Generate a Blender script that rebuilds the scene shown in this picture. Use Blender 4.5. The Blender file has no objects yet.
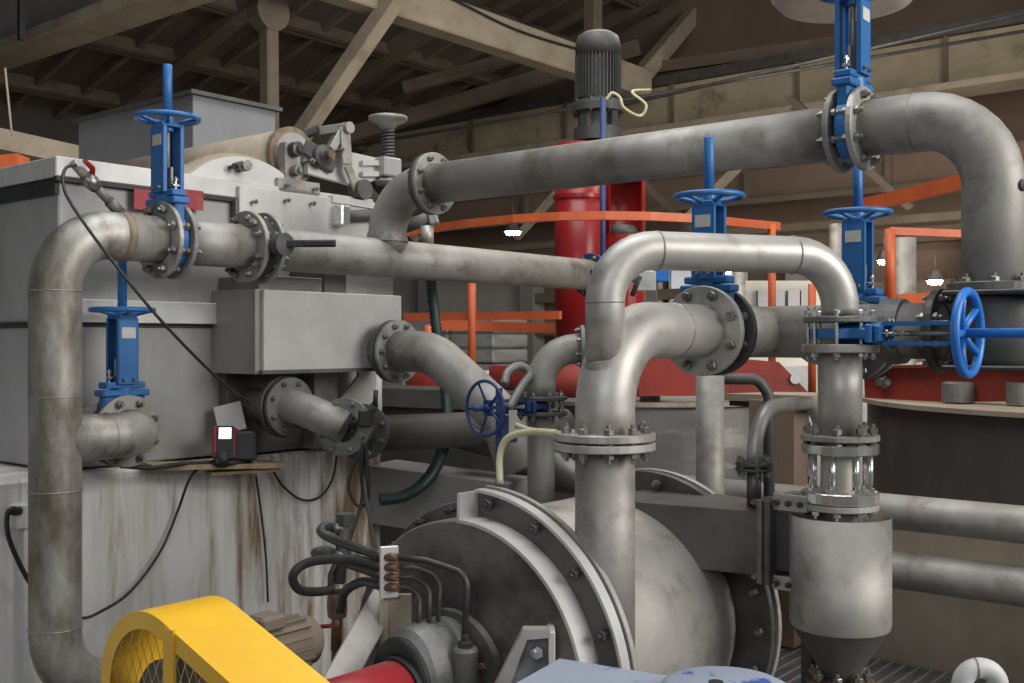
import bpy, math, random
from mathutils import Vector, Matrix
random.seed(7)
scene = bpy.context.scene
COL = scene.collection
F = 1080.0; H = 2.0; PI = math.pi
U1 = Vector((.635, .772, 0)).normalized()      # long axis of the plant (pipes, pump shaft, machine front)
U2 = Vector((-U1.y, U1.x, 0))                  # across it, away to the left
N2 = -U2
UP = Vector((0, 0, 1))
def P(px, py, d): return Vector(((px-512)/F*d, d, H-(py-341.5)/F*d))
def W(x, y, z): return Vector((x, y, z+H))
def Lf(t, o=0, z=.459): return W(-1.82, 4.6, z)+U1*t+U2*o
def Tp(s, z=.84): return W(-.692, 5.977, z)+N2*s
def Hd(s, z=.04): return W(1.763, 3.958, z)+U2*s
def Fb(t, z=.04): return W(.31, 3.6, z)+U1*t
def Pm(t, o=0, z=-1.138): return W(-.095, 3.8, z)+U1*t+N2*o

# ------------------------------------------------------------------ materials
def new_mat(name):
    m = bpy.data.materials.new(name); m.use_nodes = True
    return m, m.node_tree.nodes, m.node_tree.links, m.node_tree.nodes['Principled BSDF']
def mat(name, col, rough=.5, metal=0., col2=None, scale=6, stretch=(1, 1, 1), lo=.35, hi=.7, bump=0., bscale=40, dirt=None, bias=None, dscale=3, dlo=.55, dhi=.75, emit=None, estr=0, spec=None, rvar=.12):
    m, N, L, b = new_mat(name)
    b.inputs['Roughness'].default_value = rough; b.inputs['Metallic'].default_value = metal
    if spec is not None: b.inputs['Specular IOR Level'].default_value = spec
    tc = N.new('ShaderNodeTexCoord')
    def noise(sc, st, det=6):
        mp = N.new('ShaderNodeMapping'); mp.inputs['Scale'].default_value = st
        L.new(tc.outputs['Object'], mp.inputs['Vector'])
        n = N.new('ShaderNodeTexNoise'); n.inputs['Scale'].default_value = sc; n.inputs['Detail'].default_value = det; n.inputs['Roughness'].default_value = .62
        L.new(mp.outputs[0], n.inputs['Vector']); return n
    def ramp(n, a, c):
        r = N.new('ShaderNodeMapRange'); r.inputs['From Min'].default_value = a; r.inputs['From Max'].default_value = c
        L.new(n.outputs['Fac'], r.inputs['Value']); return r
    def mix(fac, A, B):
        x = N.new('ShaderNodeMix'); x.data_type = 'RGBA'
        L.new(fac.outputs[0], x.inputs[0])
        for k, v in ((6, A), (7, B)):
            if isinstance(v, tuple): x.inputs[k].default_value = (*v, 1)
            else: L.new(v, x.inputs[k])
        return x.outputs[2]
    c = col
    if col2: 
        n1 = noise(scale, stretch); r1 = ramp(n1, lo, hi); c = mix(r1, col, col2)
        rr = N.new('ShaderNodeMapRange'); rr.inputs['To Min'].default_value = max(rough-rvar, .05); rr.inputs['To Max'].default_value = min(rough+rvar, 1)
        L.new(n1.outputs['Fac'], rr.inputs['Value']); L.new(rr.outputs[0], b.inputs['Roughness'])
    if dirt:
        n2 = noise(dscale, stretch, 9); r2 = ramp(n2, dlo, dhi)
        if bias:
            vm = N.new('ShaderNodeVectorMath'); vm.operation = 'DOT_PRODUCT'; vm.inputs[1].default_value = U1; L.new(tc.outputs['Object'], vm.inputs[0])
            mr = N.new('ShaderNodeMapRange'); L.new(vm.outputs['Value'], mr.inputs['Value'])
            for k_, v_ in zip(('From Min', 'From Max', 'To Min', 'To Max'), bias): mr.inputs[k_].default_value = v_
            ad = N.new('ShaderNodeMath'); L.new(mr.outputs[0], ad.inputs[0]); L.new(n2.outputs['Fac'], ad.inputs[1]); L.new(ad.outputs[0], r2.inputs['Value'])
        c = mix(r2, c, dirt)
    if isinstance(c, tuple): b.inputs['Base Color'].default_value = (*c, 1)
    else: L.new(c, b.inputs['Base Color'])
    if bump:
        bp = N.new('ShaderNodeBump'); bp.inputs['Strength'].default_value = bump; bp.inputs['Distance'].default_value = .01
        L.new(noise(bscale, (1, 1, 1)).outputs['Fac'], bp.inputs['Height']); L.new(bp.outputs[0], b.inputs['Normal'])
    if emit: b.inputs['Emission Color'].default_value = (*emit, 1); b.inputs['Emission Strength'].default_value = estr
    return m
M = {}
M['steel'] = mat('stainless_pipe', (.38, .365, .335), .58, .45, (.25, .237, .215), 4, rvar=.06, dirt=(.14, .12, .095), dscale=4.5, dlo=.5, dhi=.72, bump=.06)
M['steel_l'] = mat('pickled_steel', (.5, .48, .445), .48, .45, (.33, .315, .29), 3.4, dirt=(.2, .175, .145), dscale=5, dlo=.52, dhi=.74, bump=.05)
M['steel_old'] = mat('weathered_pipe', (.47, .455, .415), .5, .45, (.17, .16, .135), 3.2, (1, 1, .45), .36, .64, bump=.15, dirt=(.11, .09, .06), dscale=6, dlo=.5, dhi=.68)
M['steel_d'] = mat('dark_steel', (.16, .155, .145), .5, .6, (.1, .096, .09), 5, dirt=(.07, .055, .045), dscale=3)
M['chrome'] = mat('bright_zinc', (.68, .68, .66), .25, .9, (.5, .49, .47), 20)
M['bolt'] = mat('bolt_zinc', (.34, .33, .3), .4, .8, (.14, .13, .115), 30)
M['bolt_d'] = mat('black_bolt', (.05, .05, .05), .45, .5, (.09, .085, .08), 30)
M['weld'] = mat('weld_bead', (.33, .315, .29), .5, .6, (.2, .17, .14), 30)
M['rustweld'] = mat('rusty_weld', (.2, .13, .075), .7, .3, (.3, .26, .2), 18)
M['blue'] = mat('valve_blue', (.02, .125, .34), .42, .0, (.03, .16, .42), 5, dirt=(.03, .06, .14), dscale=5, dlo=.6, dhi=.85)
M['blue_s'] = mat('light_blue_paint', (.02, .19, .6), .38, .0, (.018, .14, .48), 6)
M['blue_d'] = mat('dark_blue_paint', (.012, .035, .13), .45, 0, (.02, .06, .2), 6)
M['label'] = mat('label_white', (.62, .62, .58), .6, 0, (.4, .4, .36), 12)
M['paper_old'] = mat('label_beige', (.55, .5, .38), .7, 0, (.34, .3, .22), 12)
M['black'] = mat('black_rubber', (.012, .012, .013), .55, 0, (.03, .03, .03), 12)
M['hose'] = mat('black_hose', (.03, .03, .03), .42, 0, (.06, .06, .055), 12)
M['green'] = mat('green_hose', (.006, .018, .017), .5, 0, (.012, .04, .034), 12)
M['red'] = mat('red_paint', (.3, .012, .012), .35, 0, (.23, .01, .012), 4, dirt=(.08, .015, .012), dscale=3, dlo=.6, dhi=.85)
M['red_o'] = mat('red_oxide', (.31, .035, .018), .55, 0, (.22, .026, .018), 4, dirt=(.1, .03, .02), dscale=2.5, dlo=.55, dhi=.8)
M['red_g'] = mat('red_guard', (.3, .02, .025), .5, 0, (.3, .02, .025), 6, dirt=(.25, .13, .11), dscale=5)
M['orange'] = mat('orange_rail', (.62, .13, .035), .5, 0, (.48, .09, .03), 5)
M['yellow'] = mat('yellow_guard', (.8, .47, .01), .38, 0, (.72, .38, .01), 4, dirt=(.2, .12, .02), dscale=9, dlo=.68, dhi=.8, bump=.05)
M['mesh'] = mat('expanded_mesh', (.62, .5, .3), .5, .3, (.4, .3, .15), 12)
M['panel'] = mat('machine_panel', (.40, .395, .38), .48, .3, (.29, .285, .27), 2.2, (1, 1, .5), dirt=(.2, .19, .175), dscale=1.4, dlo=.5, dhi=.8)
M['panel_l'] = mat('machine_panel_bright', (.62, .605, .575), .42, .3, (.46, .45, .43), 3, dirt=(.3, .26, .22), dscale=2.6, dlo=.6, dhi=.85)
M['greybox'] = mat('grey_duct', (.2, .205, .215), .55, .1, (.17, .172, .18), 2)
M['cast'] = mat('cast_grey', (.2, .2, .19), .5, .3, (.12, .12, .112), 7, bump=.25, bscale=60, dirt=(.08, .07, .06), dscale=5)
M['disc'] = mat('oiled_disc', (.22, .205, .18), .6, .3, (.09, .082, .07), 3.2, lo=.4, hi=.62, bump=.15, dirt=(.07, .062, .052), dscale=5, dlo=.5, dhi=.7)
M['brown'] = mat('oily_seal', (.13, .065, .04), .4, .4, (.25, .16, .12), 16, bump=.4)
M['motor'] = mat('motor_grey', (.085, .085, .08), .55, .2, (.055, .055, .052), 6)
M['faded'] = mat('faded_blue_cover', (.29, .325, .40), .5, 0, (.04, .09, .33), 3.2, (1, 1, 1), .53, .56, bump=.05, dirt=(.25, .28, .34), dscale=9)
M['concrete'] = mat('roof_concrete', (.115, .086, .064), .9, 0, (.07, .054, .04), 1.1, bump=.4, bscale=20, dirt=(.18, .115, .08), dscale=.5)
M['rib'] = mat('roof_rib', (.16, .122, .09), .9, 0, (.1, .077, .058), 2, bump=.3, bscale=12)
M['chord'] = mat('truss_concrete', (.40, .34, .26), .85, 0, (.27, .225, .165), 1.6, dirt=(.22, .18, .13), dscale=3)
M['chord_d'] = mat('truss_concrete_dusty_dark', (.165, .132, .096), .85, 0, (.11, .088, .065), 1.6, dirt=(.13, .1, .075), dscale=3)  # darker tone, also used as painted shade on the belt motor
M['beamc'] = mat('crane_beam_concrete', (.40, .34, .235), .9, 0, (.27, .225, .155), 1.2, dirt=(.11, .09, .06), dscale=2.2, bump=.8, bscale=5)
M['wall_b'] = mat('dusty_wall', (.21, .145, .105), .9, 0, (.14, .1, .075), .5, dirt=(.2, .12, .085), dscale=.8)
M['wall_g'] = mat('pale_wall', (.36, .35, .32), .85, 0, (.27, .26, .235), .5)
M['wall_d'] = mat('dark_wall', (.09, .08, .07), .9, 0, (.06, .055, .05), .5)
M['base'] = mat('stained_concrete', (.72, .71, .69), .75, 0, (.42, .38, .31), 2.2, (2.6, 2.6, .3), .45, .75, bump=.15, dirt=(.22, .145, .07), bias=(1.1, 2.9, -.14, .09), dscale=4.6, dlo=.48, dhi=.68)
M['base_d'] = mat('grey_concrete', (.26, .25, .235), .8, 0, (.19, .185, .175), 2)
M['plinth'] = mat('plinth_concrete', (.34, .28, .21), .85, 0, (.2, .165, .125), 1.5, (1, 1, .6), dirt=(.32, .28, .22), dscale=2.4, dlo=.55, dhi=.7)
M['floor'] = mat('shop_floor', (.12, .115, .105), .7, 0, (.07, .066, .06), 1.5)
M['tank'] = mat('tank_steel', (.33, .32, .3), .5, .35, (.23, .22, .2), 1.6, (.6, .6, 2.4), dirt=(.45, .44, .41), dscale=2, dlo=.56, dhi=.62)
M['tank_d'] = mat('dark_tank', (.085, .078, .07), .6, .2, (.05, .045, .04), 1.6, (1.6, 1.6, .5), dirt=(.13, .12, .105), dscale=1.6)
M['tank_top'] = mat('tank_rim', (.4, .34, .26), .7, .1, (.25, .2, .15), 3)
M['grating'] = mat('galvanised_grating', (.3, .3, .29), .5, .6, (.2, .2, .19), 8)
M['wood'] = mat('plank', (.36, .26, .16), .8, 0, (.22, .15, .09), 3, (1, 8, 8))
M['white'] = mat('white_paint', (.6, .6, .58), .5, 0, (.48, .48, .46), 5)
M['rubber_y'] = mat('cream_hose', (.55, .52, .33), .45, 0, (.45, .42, .25), 6)
M['screen'] = mat('lit_screen', (.7, .75, .9), .3, 0, emit=(.75, .82, 1), estr=2.2)
M['lamp'] = mat('lamp_lit', (1, .95, .85), .3, 0, emit=(1, .93, .8), estr=60)
M['sky'] = mat('window_light', (.8, .85, .9), .3, 0, emit=(.85, .92, 1), estr=.25)
M['stack'] = mat('pallet_wrap', (.36, .37, .36), .5, 0, (.22, .22, .21), 2.4, (1, 1, 3))
M['yell'] = mat('yellow_post', (.75, .45, .02), .5, 0, (.6, .35, .02), 5)
M['mirror'] = mat('glass_tube', (.5, .48, .4), .12, 0, (.42, .4, .34), 9)

# ------------------------------------------------------------------ mesh builder
def frame(o, z, x=None):
    z = Vector(z).normalized()
    if x is None: x = UP if abs(z.z) < .9 else Vector((1, 0, 0))
    x = Vector(x); x = (x-z*x.dot(z)).normalized(); y = z.cross(x)
    m = Matrix((x, y, z)).transposed().to_4x4(); m.translation = o
    return m
def fillet(pts, R, k=9):
    pts = [Vector(p) for p in pts]; out = [pts[0]]
    for i in range(1, len(pts)-1):
        r = R[i-1] if isinstance(R, (list, tuple)) else R
        a = (pts[i-1]-pts[i]).normalized(); b = (pts[i+1]-pts[i]).normalized()
        ang = a.angle(b); t = min(r/math.tan(ang/2), .49*(pts[i-1]-pts[i]).length if i > 1 else .98*(pts[i-1]-pts[i]).length, .98*(pts[i+1]-pts[i]).length)
        rr = t*math.tan(ang/2); c = pts[i]+(a+b).normalized()*(rr/math.sin(ang/2))
        v0 = pts[i]+a*t-c; v1 = pts[i]+b*t-c; tot = v0.angle(v1)
        for j in range(k+1):
            f = j/k; s = math.sin(tot)
            out.append(c+v0*(math.sin((1-f)*tot)/s)+v1*(math.sin(f*tot)/s))
    out.append(pts[-1]); return out
def spline(pts, k=6):
    pts = [Vector(p) for p in pts]; q = [2*pts[0]-pts[1]]+pts+[2*pts[-1]-pts[-2]]; out = []
    for i in range(1, len(q)-2):
        for j in range(k):
            t = j/k; a, b, c, d = q[i-1], q[i], q[i+1], q[i+2]
            out.append(.5*((2*b)+(c-a)*t+(2*a-5*b+4*c-d)*t*t+(3*b-a-3*c+d)*t**3))
    out.append(pts[-1]); return out
class MB:
    def __init__(s): s.v = []; s.f = []; s.sm = []
    def add(s, vs, fs, smooth=False):
        n = len(s.v); s.v += [Vector(v) for v in vs]; s.f += [tuple(n+i for i in f) for f in fs]; s.sm += [smooth]*len(fs); return s
    def tube(s, path, r, n=20, caps=True):
        path = [Vector(p) for p in path]; L = len(path)
        tg = []
        for i in range(L):
            a = path[max(i-1, 0)]; b = path[min(i+1, L-1)]; tg.append((b-a).normalized())
        x = frame(path[0], tg[0]).col[0].to_3d(); vs = []
        for i in range(L):
            x = (x-tg[i]*x.dot(tg[i])).normalized(); y = tg[i].cross(x); rr = r[i] if isinstance(r, (list, tuple)) else r
            for k in range(n):
                a = 2*PI*k/n; vs.append(path[i]+x*(rr*math.cos(a))+y*(rr*math.sin(a)))
        fs = [(i*n+k, i*n+(k+1) % n, (i+1)*n+(k+1) % n, (i+1)*n+k) for i in range(L-1) for k in range(n)]
        s.add(vs, fs, True)
        if caps:
            b = len(s.v)-L*n
            s.f.append(tuple(b+k for k in range(n-1, -1, -1))); s.sm.append(False)
            s.f.append(tuple(b+(L-1)*n+k for k in range(n))); s.sm.append(False)
        return s
    def lathe(s, prof, fr, n=32, smooth=False, a0=0, a1=2*PI):
        # prof list of (r, h); closed surface when r=0 at ends
        full = abs(a1-a0-2*PI) < 1e-6; m = n if full else n+1; rings = []
        for r, h in prof:
            if r < 1e-6: rings.append([fr @ Vector((0, 0, h))]*1)
            else: rings.append([fr @ Vector((r*math.cos(a0+(a1-a0)*k/n), r*math.sin(a0+(a1-a0)*k/n), h)) for k in range(m)])
        vs = []; st = []
        for rg in rings: st.append(len(vs)); vs += rg
        fs = []
        for i in range(len(rings)-1):
            A, B = rings[i], rings[i+1]
            for k in range(n):
                k2 = (k+1) % m
                if len(A) == 1 and len(B) == 1: continue
                if len(A) == 1: fs.append((st[i], st[i+1]+k, st[i+1]+k2))
                elif len(B) == 1: fs.append((st[i]+k, st[i+1], st[i]+k2))
                else: fs.append((st[i]+k, st[i+1]+k, st[i+1]+k2, st[i]+k2))
        s.add(vs, fs, smooth)
        if not full:
            for k in (0, n): s.add([rg[k] if len(rg) > 1 else rg[0] for rg in rings], [tuple(range(len(rings)))], False)
        return s
    def ring(s, fr, r0, r1, h, n=32, b=.003, **k):   # washer with chamfer, h centred
        h /= 2
        return s.lathe([(r0, -h), (r1-b, -h), (r1, -h+b), (r1, h-b), (r1-b, h), (r0, h), (r0, -h)], fr, n, **k)
    def box(s, fr, sx, sy, sz, c=(0, 0, 0), b=0.):
        x, y, z = sx/2, sy/2, sz/2; b = min(b, x*.9, y*.9, z*.9)
        if b <= 0:
            vs = [(i*x, j*y, k*z) for i in (-1, 1) for j in (-1, 1) for k in (-1, 1)]
            fs = [(0, 1, 3, 2), (4, 6, 7, 5), (0, 4, 5, 1), (2, 3, 7, 6), (0, 2, 6, 4), (1, 5, 7, 3)]
        else:
            vs = []; idx = {}
            for i in (-1, 1):
                for j in (-1, 1):
                    for k in (-1, 1):
                        for a in range(3):
                            q = [i*(x-b), j*(y-b), k*(z-b)]; q[a] = (i*x, j*y, k*z)[a]
                            idx[(i, j, k, a)] = len(vs); vs.append(tuple(q))
            fs = []
            for a in range(3):
                o = [q for q in range(3) if q != a]
                for sg in (-1, 1):
                    f = []
                    for p, q in ((-1, -1), (1, -1), (1, 1), (-1, 1)):
                        t = [0, 0, 0]; t[a] = sg; t[o[0]] = p; t[o[1]] = q; f.append(idx[(*t, a)])
                    fs.append(tuple(f))
                for p in (-1, 1):
                    for q in (-1, 1):
                        t0 = [0, 0, 0]; t0[a] = -1; t0[o[0]] = p; t0[o[1]] = q; t1 = list(t0); t1[a] = 1
                        fs.append((idx[(*t0, o[0])], idx[(*t0, o[1])], idx[(*t1, o[1])], idx[(*t1, o[0])]))
            for i in (-1, 1):
                for j in (-1, 1):
                    for k in (-1, 1): fs.append(tuple(idx[(i, j, k, a)] for a in range(3)))
        s.add([fr @ (Vector(v)+Vector(c)) for v in vs], fs); return s
    def prism(s, poly, fr, h):          # polygon in fr xy, extruded 0..h along z
        n = len(poly); vs = [fr @ Vector((x, y, 0)) for x, y in poly]+[fr @ Vector((x, y, h)) for x, y in poly]
        s.add(vs, [tuple(range(n-1, -1, -1)), tuple(range(n, 2*n))]+[(i, (i+1) % n, n+(i+1) % n, n+i) for i in range(n)]); return s
    def bar(s, a, b, w, h, up=UP, bev=0.):   # straight bar, w across, h along up
        a = Vector(a); b = Vector(b); d = b-a
        return s.box(frame((a+b)/2, d, up), h, w, d.length, b=bev)
    def build(s, name, m, parent=None, local=False, smooth=None):
        me = bpy.data.meshes.new(name); inv = Matrix.Identity(4)
        root = parent
        while root is not None and root.parent is not None: root = root.parent
        if root is not None and not local: inv = root.matrix_basis.inverted()
        elif root is None and s.v and not local:
            lo = Vector((sum(v.x for v in s.v)/len(s.v), sum(v.y for v in s.v)/len(s.v), min(v.z for v in s.v))); inv = Matrix.Translation(-lo)
        me.from_pydata([inv @ v for v in s.v], [], s.f); 
        import bmesh
        bm = bmesh.new(); bm.from_mesh(me)
        bmesh.ops.recalc_face_normals(bm, faces=bm.faces)
        bm.to_mesh(me); bm.free()
        me.polygons.foreach_set('use_smooth', s.sm if smooth is None else [smooth]*len(s.f))
        me.materials.append(M[m]); me.update()
        o = bpy.data.objects.new(name, me); COL.objects.link(o)
        if parent is not None: o.parent = parent
        elif not local: o.matrix_basis = inv.inverted()
        return o
def tag(o, label, cat, group=None, kind=None):
    if label: o['label'] = label
    if cat: o['category'] = cat
    if group: o['group'] = group
    if kind: o['kind'] = kind
    return o
def thing(name, label, cat, loc, group=None, mtx=None):
    o = bpy.data.objects.new(name, None); COL.objects.link(o); o.empty_display_size = .1
    o.matrix_basis = mtx if mtx is not None else Matrix.Translation(loc)
    return tag(o, label, cat, group)
def one(mb, name, m, label, cat, group=None, kind=None, smooth=None): return tag(mb.build(name, m, smooth=smooth), label, cat, group, kind)
def struct(name, mb, m, parent=None):
    o = mb.build(name, m, parent)
    if parent is None: o['kind'] = 'structure'
    return o
# bolts ---------------------------------------------------------
BM = {}
def bolt_mesh(r, L, m):
    key = (round(r, 4), round(L, 4), m)
    if key not in BM:
        b = MB(); I = Matrix.Identity(4); h = r*1.1
        for sg in (-1, 1):
            zz = [(0, sg*(L/2+h)), (r*.85, sg*(L/2+h)), (r, sg*(L/2+h*.85)), (r, sg*L/2), (0, sg*L/2)]
            b.lathe(zz, I, 6)
            b.lathe([(0, sg*(L/2+h*1.7)), (r*.48, sg*(L/2+h*1.7)), (r*.48, sg*(L/2+h*.9))], I, 8)
        b.lathe([(r*.5, -L/2), (r*.5, L/2)], I, 8, True)
        o = b.build('bolt', m, None, True); me = o.data; bpy.data.objects.remove(o); BM[key] = me
    return BM[key]
def bolts(parent, c, axis, Rb, n, r=.014, L=.05, m='bolt', a0=0., a1=2*PI, name='bolt', x=None):
    root = parent
    while root.parent is not None: root = root.parent
    fr = frame(c, axis, x); inv = root.matrix_basis.inverted()
    for k in range(n):
        a = a0+(a1-a0)*(k+.5)/n
        o = bpy.data.objects.new(name, bolt_mesh(r, L, m)); COL.objects.link(o); o.parent = parent
        o.matrix_basis = inv @ fr @ Matrix.Translation((Rb*math.cos(a), Rb*math.sin(a), 0)) @ Matrix.Rotation(a*3, 4, 'Z')
def flange(parent, c, axis, R=.165, r0=.1, h=.024, nb=8, m='steel', br=.014, bL=None, bc='bolt', rb=None):
    f = MB().ring(frame(c, axis), r0, R, h).build('flange', m, parent)
    if nb: bolts(f, c, axis, rb or R*.82, nb, br, bL or h+.004, bc)
    return f
def weld(parent, c, axis, r, m='weld', w=.004): return MB().lathe([(r-.003, -w), (r+w*.8, -w*.4), (r+w*.8, w*.4), (r-.003, w)], frame(c, axis), 28, True).build('weld_seam', m, parent)
def pipe(name, label, path, r, m='steel', R=None, cat='pipe', group=None, n=28, welds=(), part='pipe_wall', base=None):
    path = fillet(path, R) if R else [Vector(p) for p in path]
    t = thing(name, label, cat, base or min(path, key=lambda v: v.z), group)
    MB().tube(path, r, n).build(part, m, t)
    for c, ax in welds: weld(t, c, ax, r)
    return t

# ------------------------------------------------------------------ gate valve
def wheel(mb, fr, R, rt=.011, spokes=5, dish=.03, hub=.028):
    ring = [fr @ Vector((R*math.cos(2*PI*k/40), R*math.sin(2*PI*k/40), 0)) for k in range(41)]
    mb.tube(ring, rt, 10, False)
    for k in range(spokes):
        a = 2*PI*(k+.3)/spokes
        mb.tube([fr @ Vector((R*.98*math.cos(a), R*.98*math.sin(a), 0)), fr @ Vector((R*.5*math.cos(a), R*.5*math.sin(a), -dish*.6)), fr @ Vector((0, 0, -dish))], [rt*.7, rt*.8, rt*1.1], 8)
    mb.lathe([(0, -dish-.03), (hub, -dish-.03), (hub, -dish+.012), (hub*.7, -dish+.03), (0, -dish+.03)], fr, 20)
def gate_valve(label, c, axis, stem, label_mat='label', stemtop=.80, wheelR=.137, zw=.555, bodyR=.135, tube_m='blue', scale=1., paint='blue', rim=.012):
    t = thing('gate_valve', label, 'valve', c, 'blue hand-wheel gate valves', frame(c, stem, axis) @ Matrix.Diagonal((scale, scale, scale, 1)))
    tube_m = tube_m if paint == 'blue' else paint
    # local: x = pipe axis, z = stem
    I = Matrix.Identity(4); FX = frame(Vector((0, 0, 0)), (1, 0, 0), (0, 0, 1))
    b = MB(); b.ring(FX, .0, bodyR, .046, 32)
    b.box(I, .05, .21, .13, (0, 0, .10), .008)
    b.lathe([(.05, .0), (.05, .2)], I, 20, True)
    b.box(I, .085, .235, .03, (0, 0, .175), .006); b.box(I, .075, .20, .03, (0, 0, .21), .006)
    bd = b.build('body', paint, t, True)
    for sx in (-1, 1):
        y = MB(); y.box(I, .006, .10, .30, (sx*.05, 0, .365), .001)
        for sy in (-1, 1): y.box(I, .018, .005, .30, (sx*.044, sy*.048, .365))
        yo = y.build('yoke_plate', paint, t, True)
        MB().box(I, .002, .07, .05, (sx*.0545, 0, .45)).build('label_plate', label_mat, yo, True)
        for sy in (-1, 1):
            q = bpy.data.objects.new('bolt', bolt_mesh(.009, .01, 'bolt')); COL.objects.link(q); q.parent = yo
            q.matrix_basis = Matrix.Translation((sx*.05, sy*.026, .235)) @ Matrix.Rotation(PI/2, 4, 'Y')
    MB().box(I, .112, .09, .02, (0, 0, .522), .003).lathe([(0, .53), (.03, .53), (.026, .56), (0, .56)], I, 20).build('yoke_bridge', paint, t, True)
    g = MB(); g.lathe([(0, .30), (.011, .30), (.011, .56), (0, .56)], I, 10, True).box(I, .012, .075, .12, (0, 0, .27), .002)
    g.build('gate_stem', 'steel', t, True)
    g2 = MB(); g2.box(I, .03, .15, .012, (0, 0, .245), .002); gl = g2.build('gland', 'chrome', t, True)
    for sy in (-1, 1):
        for z in (.24,):
            q = bpy.data.objects.new('gland_bolt', bolt_mesh(.01, .05, 'chrome')); COL.objects.link(q); q.parent = gl
            q.matrix_basis = Matrix.Translation((0, sy*.065, z))
    w = MB(); wheel(w, Matrix.Translation((0, 0, zw)), wheelR, rim); w.build('handwheel', tube_m, t, True)
    MB().lathe([(0, zw-.02), (.021, zw-.02), (.021, stemtop-.004), (.018, stemtop), (0, stemtop)], I, 16, True).build('stem_cover', tube_m, t, True)
    return t

# ================================================================== SETTING
def roofp(a, b, dz=0): return W(-7.9, 19.3, 4.5)+U1*a+N2*b+UP*(.3*b+dz)
A0, A1, B0, B1 = -13., 8.25, -.8, 19.
c = MB()
vs = [roofp(a, b, dz) for a in (A0, A1) for b in (B0, B1) for dz in (.0, .2)]
c.add(vs, [(0, 2, 6, 4), (1, 5, 7, 3), (0, 1, 3, 2), (4, 6, 7, 5), (0, 4, 5, 1), (2, 3, 7, 6)])
ce = struct('ceiling', c, 'concrete')
nrm = (UP-N2*.3).normalized(); rise = (N2+UP*.3).normalized()
k = 0; b = B0+.8
while b < B1:
    c = MB().bar(roofp(A0, b, -.1), roofp(A1, b, -.1), .1, .2, nrm).bar(roofp(A0, b+.16, -.1), roofp(A1, b+.16, -.1), .1, .26, nrm)
    struct('ceiling_rib', c, 'rib', ce); b += 1.75
a = A0+.4; i = 0
while a < A1:
    big = (i % 4 == 0)
    c = MB().bar(roofp(a, B0, -.08), roofp(a, B1, -.08), .3 if big else .1, .42 if big else .16, nrm)
    struct('ceiling_rib', c, 'rib', ce); a += .85; i += 1
# floor
g = MB().box(frame(W(0, 12, -2.05), UP, (1, 0, 0)), 60, 50, .1); struct('floor', g, 'floor')
# walls
def wallbox(p0, p1, z0, z1, th, m, name):
    p0 = Vector(p0); p1 = Vector(p1); d = (p1-p0); d.z = 0; n = Vector((-d.y, d.x, 0)).normalized(); mid = (p0+p1)/2; mid.z = H+(z0+z1)/2
    return struct(name, MB().box(frame(mid+n*th/2, n, d.normalized()), d.length, z1-z0, th), m)
wl0 = roofp(A0, B0); wl1 = roofp(A1, B0); wr1 = roofp(A1, B1)
wallbox(wl0, wl1, -2, 4.4, .3, 'wall_d', 'wall_left')
wallbox(wl1, wr1, -2, 1.75, .3, 'wall_b', 'wall_back')
q = roofp(A1, B0); n_ = U1*.3
g = MB().prism([(0, 1.75-4.26), (0, 0), (B1-B0, .3*(B1-B0)), (B1-B0, 1.75-4.26)], frame(q, -U1, N2) if False else Matrix(((N2.x, 0, U1.x, q.x), (N2.y, 0, U1.y, q.y), (0, 1, 0, q.z), (0, 0, 0, 1))), .3)
struct('wall_gable', g, 'wall_b')
def Ew(s, z, off=0): return W(-7.9, 19.3, z)+U1*(A1-off)+N2*s     # point on the end wall
# pale siding seams and posts of the end wall
for i, s in enumerate((1.2, 4.2, 7.2, 10.2, 13.2)):
    struct('trim_%d' % (i+1), MB().bar(Ew(s, -2, .25), Ew(s, 1.75, .25), .35, .4, U1), 'base_d')
struct('trim_7', MB().bar(Ew(-.5, -.125, .15), Ew(4.1, -.125, .15), .1, 3.75), 'wall_g')
struct('trim_8', MB().bar(Ew(4.2, .9, .3), Ew(19, .9, .3), .2, .2), 'chord_d')
struct('trim_9', MB().bar(Ew(4.2, .2, .3), Ew(19, .2, .3), .2, .15), 'chord_d')
struct('trim_6', MB().bar(Ew(-.8, 1.75, .2), Ew(19.8, 1.75, .2), .3, .25), 'chord_d')
for i, (s0, s1) in enumerate(((6.0, 7.4), (7.6, 9.2))):
    t = struct('window_%d' % (i+1), MB().bar(Ew(s0, 1.05, .3), Ew(s1, 1.05, .3), .1, 1.0), 'white')
    nn = 3
    for k in range(nn):
        w_ = (s1-s0)/nn
        struct('window_pane', MB().bar(Ew(s0+w_*k+.07, 1.05, .36), Ew(s0+w_*(k+1)-.07, 1.05, .36), .03, .8), 'sky', t)
# crane beam on the end wall
t = thing('crane_beam', 'long rough concrete beam running across the far wall under the roof', 'beam', Ew(6, 3.6, 1))
MB().bar(Ew(-.6, 4.25, 1.0), Ew(19, 4.25, 1.0), .5, .75).build('beam_web', 'beamc', t)
MB().bar(Ew(-.6, 3.84, 1.1), Ew(19, 3.84, 1.1), .75, .1).build('beam_foot', 'chord', t)
MB().bar(Ew(-.6, 4.72, 1.3), Ew(19, 4.72, 1.3), .12, .16).build('rail', 'steel_d', t)
for i, s in enumerate((1, 3.4, 5.8, 8.2, 10.6, 13)):
    MB().bar(Ew(s, 4.25, 1.28), Ew(s+.06, 4.25, 1.28), .06, .8).build('joint_strip', 'chord_d', t)
t = thing('lower_beam', 'dusty brown beam low across the far wall below the crane beam', 'beam', Ew(6, 2.2, .6))
MB().bar(Ew(-.6, 2.75, .6), Ew(19, 2.75, .6), .4, .5).build('beam_web', 'wall_b', t)
MB().bar(Ew(-.6, 2.45, .7), Ew(19, 2.45, .7), .5, .1).build('beam_foot', 'chord_d', t)
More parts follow.
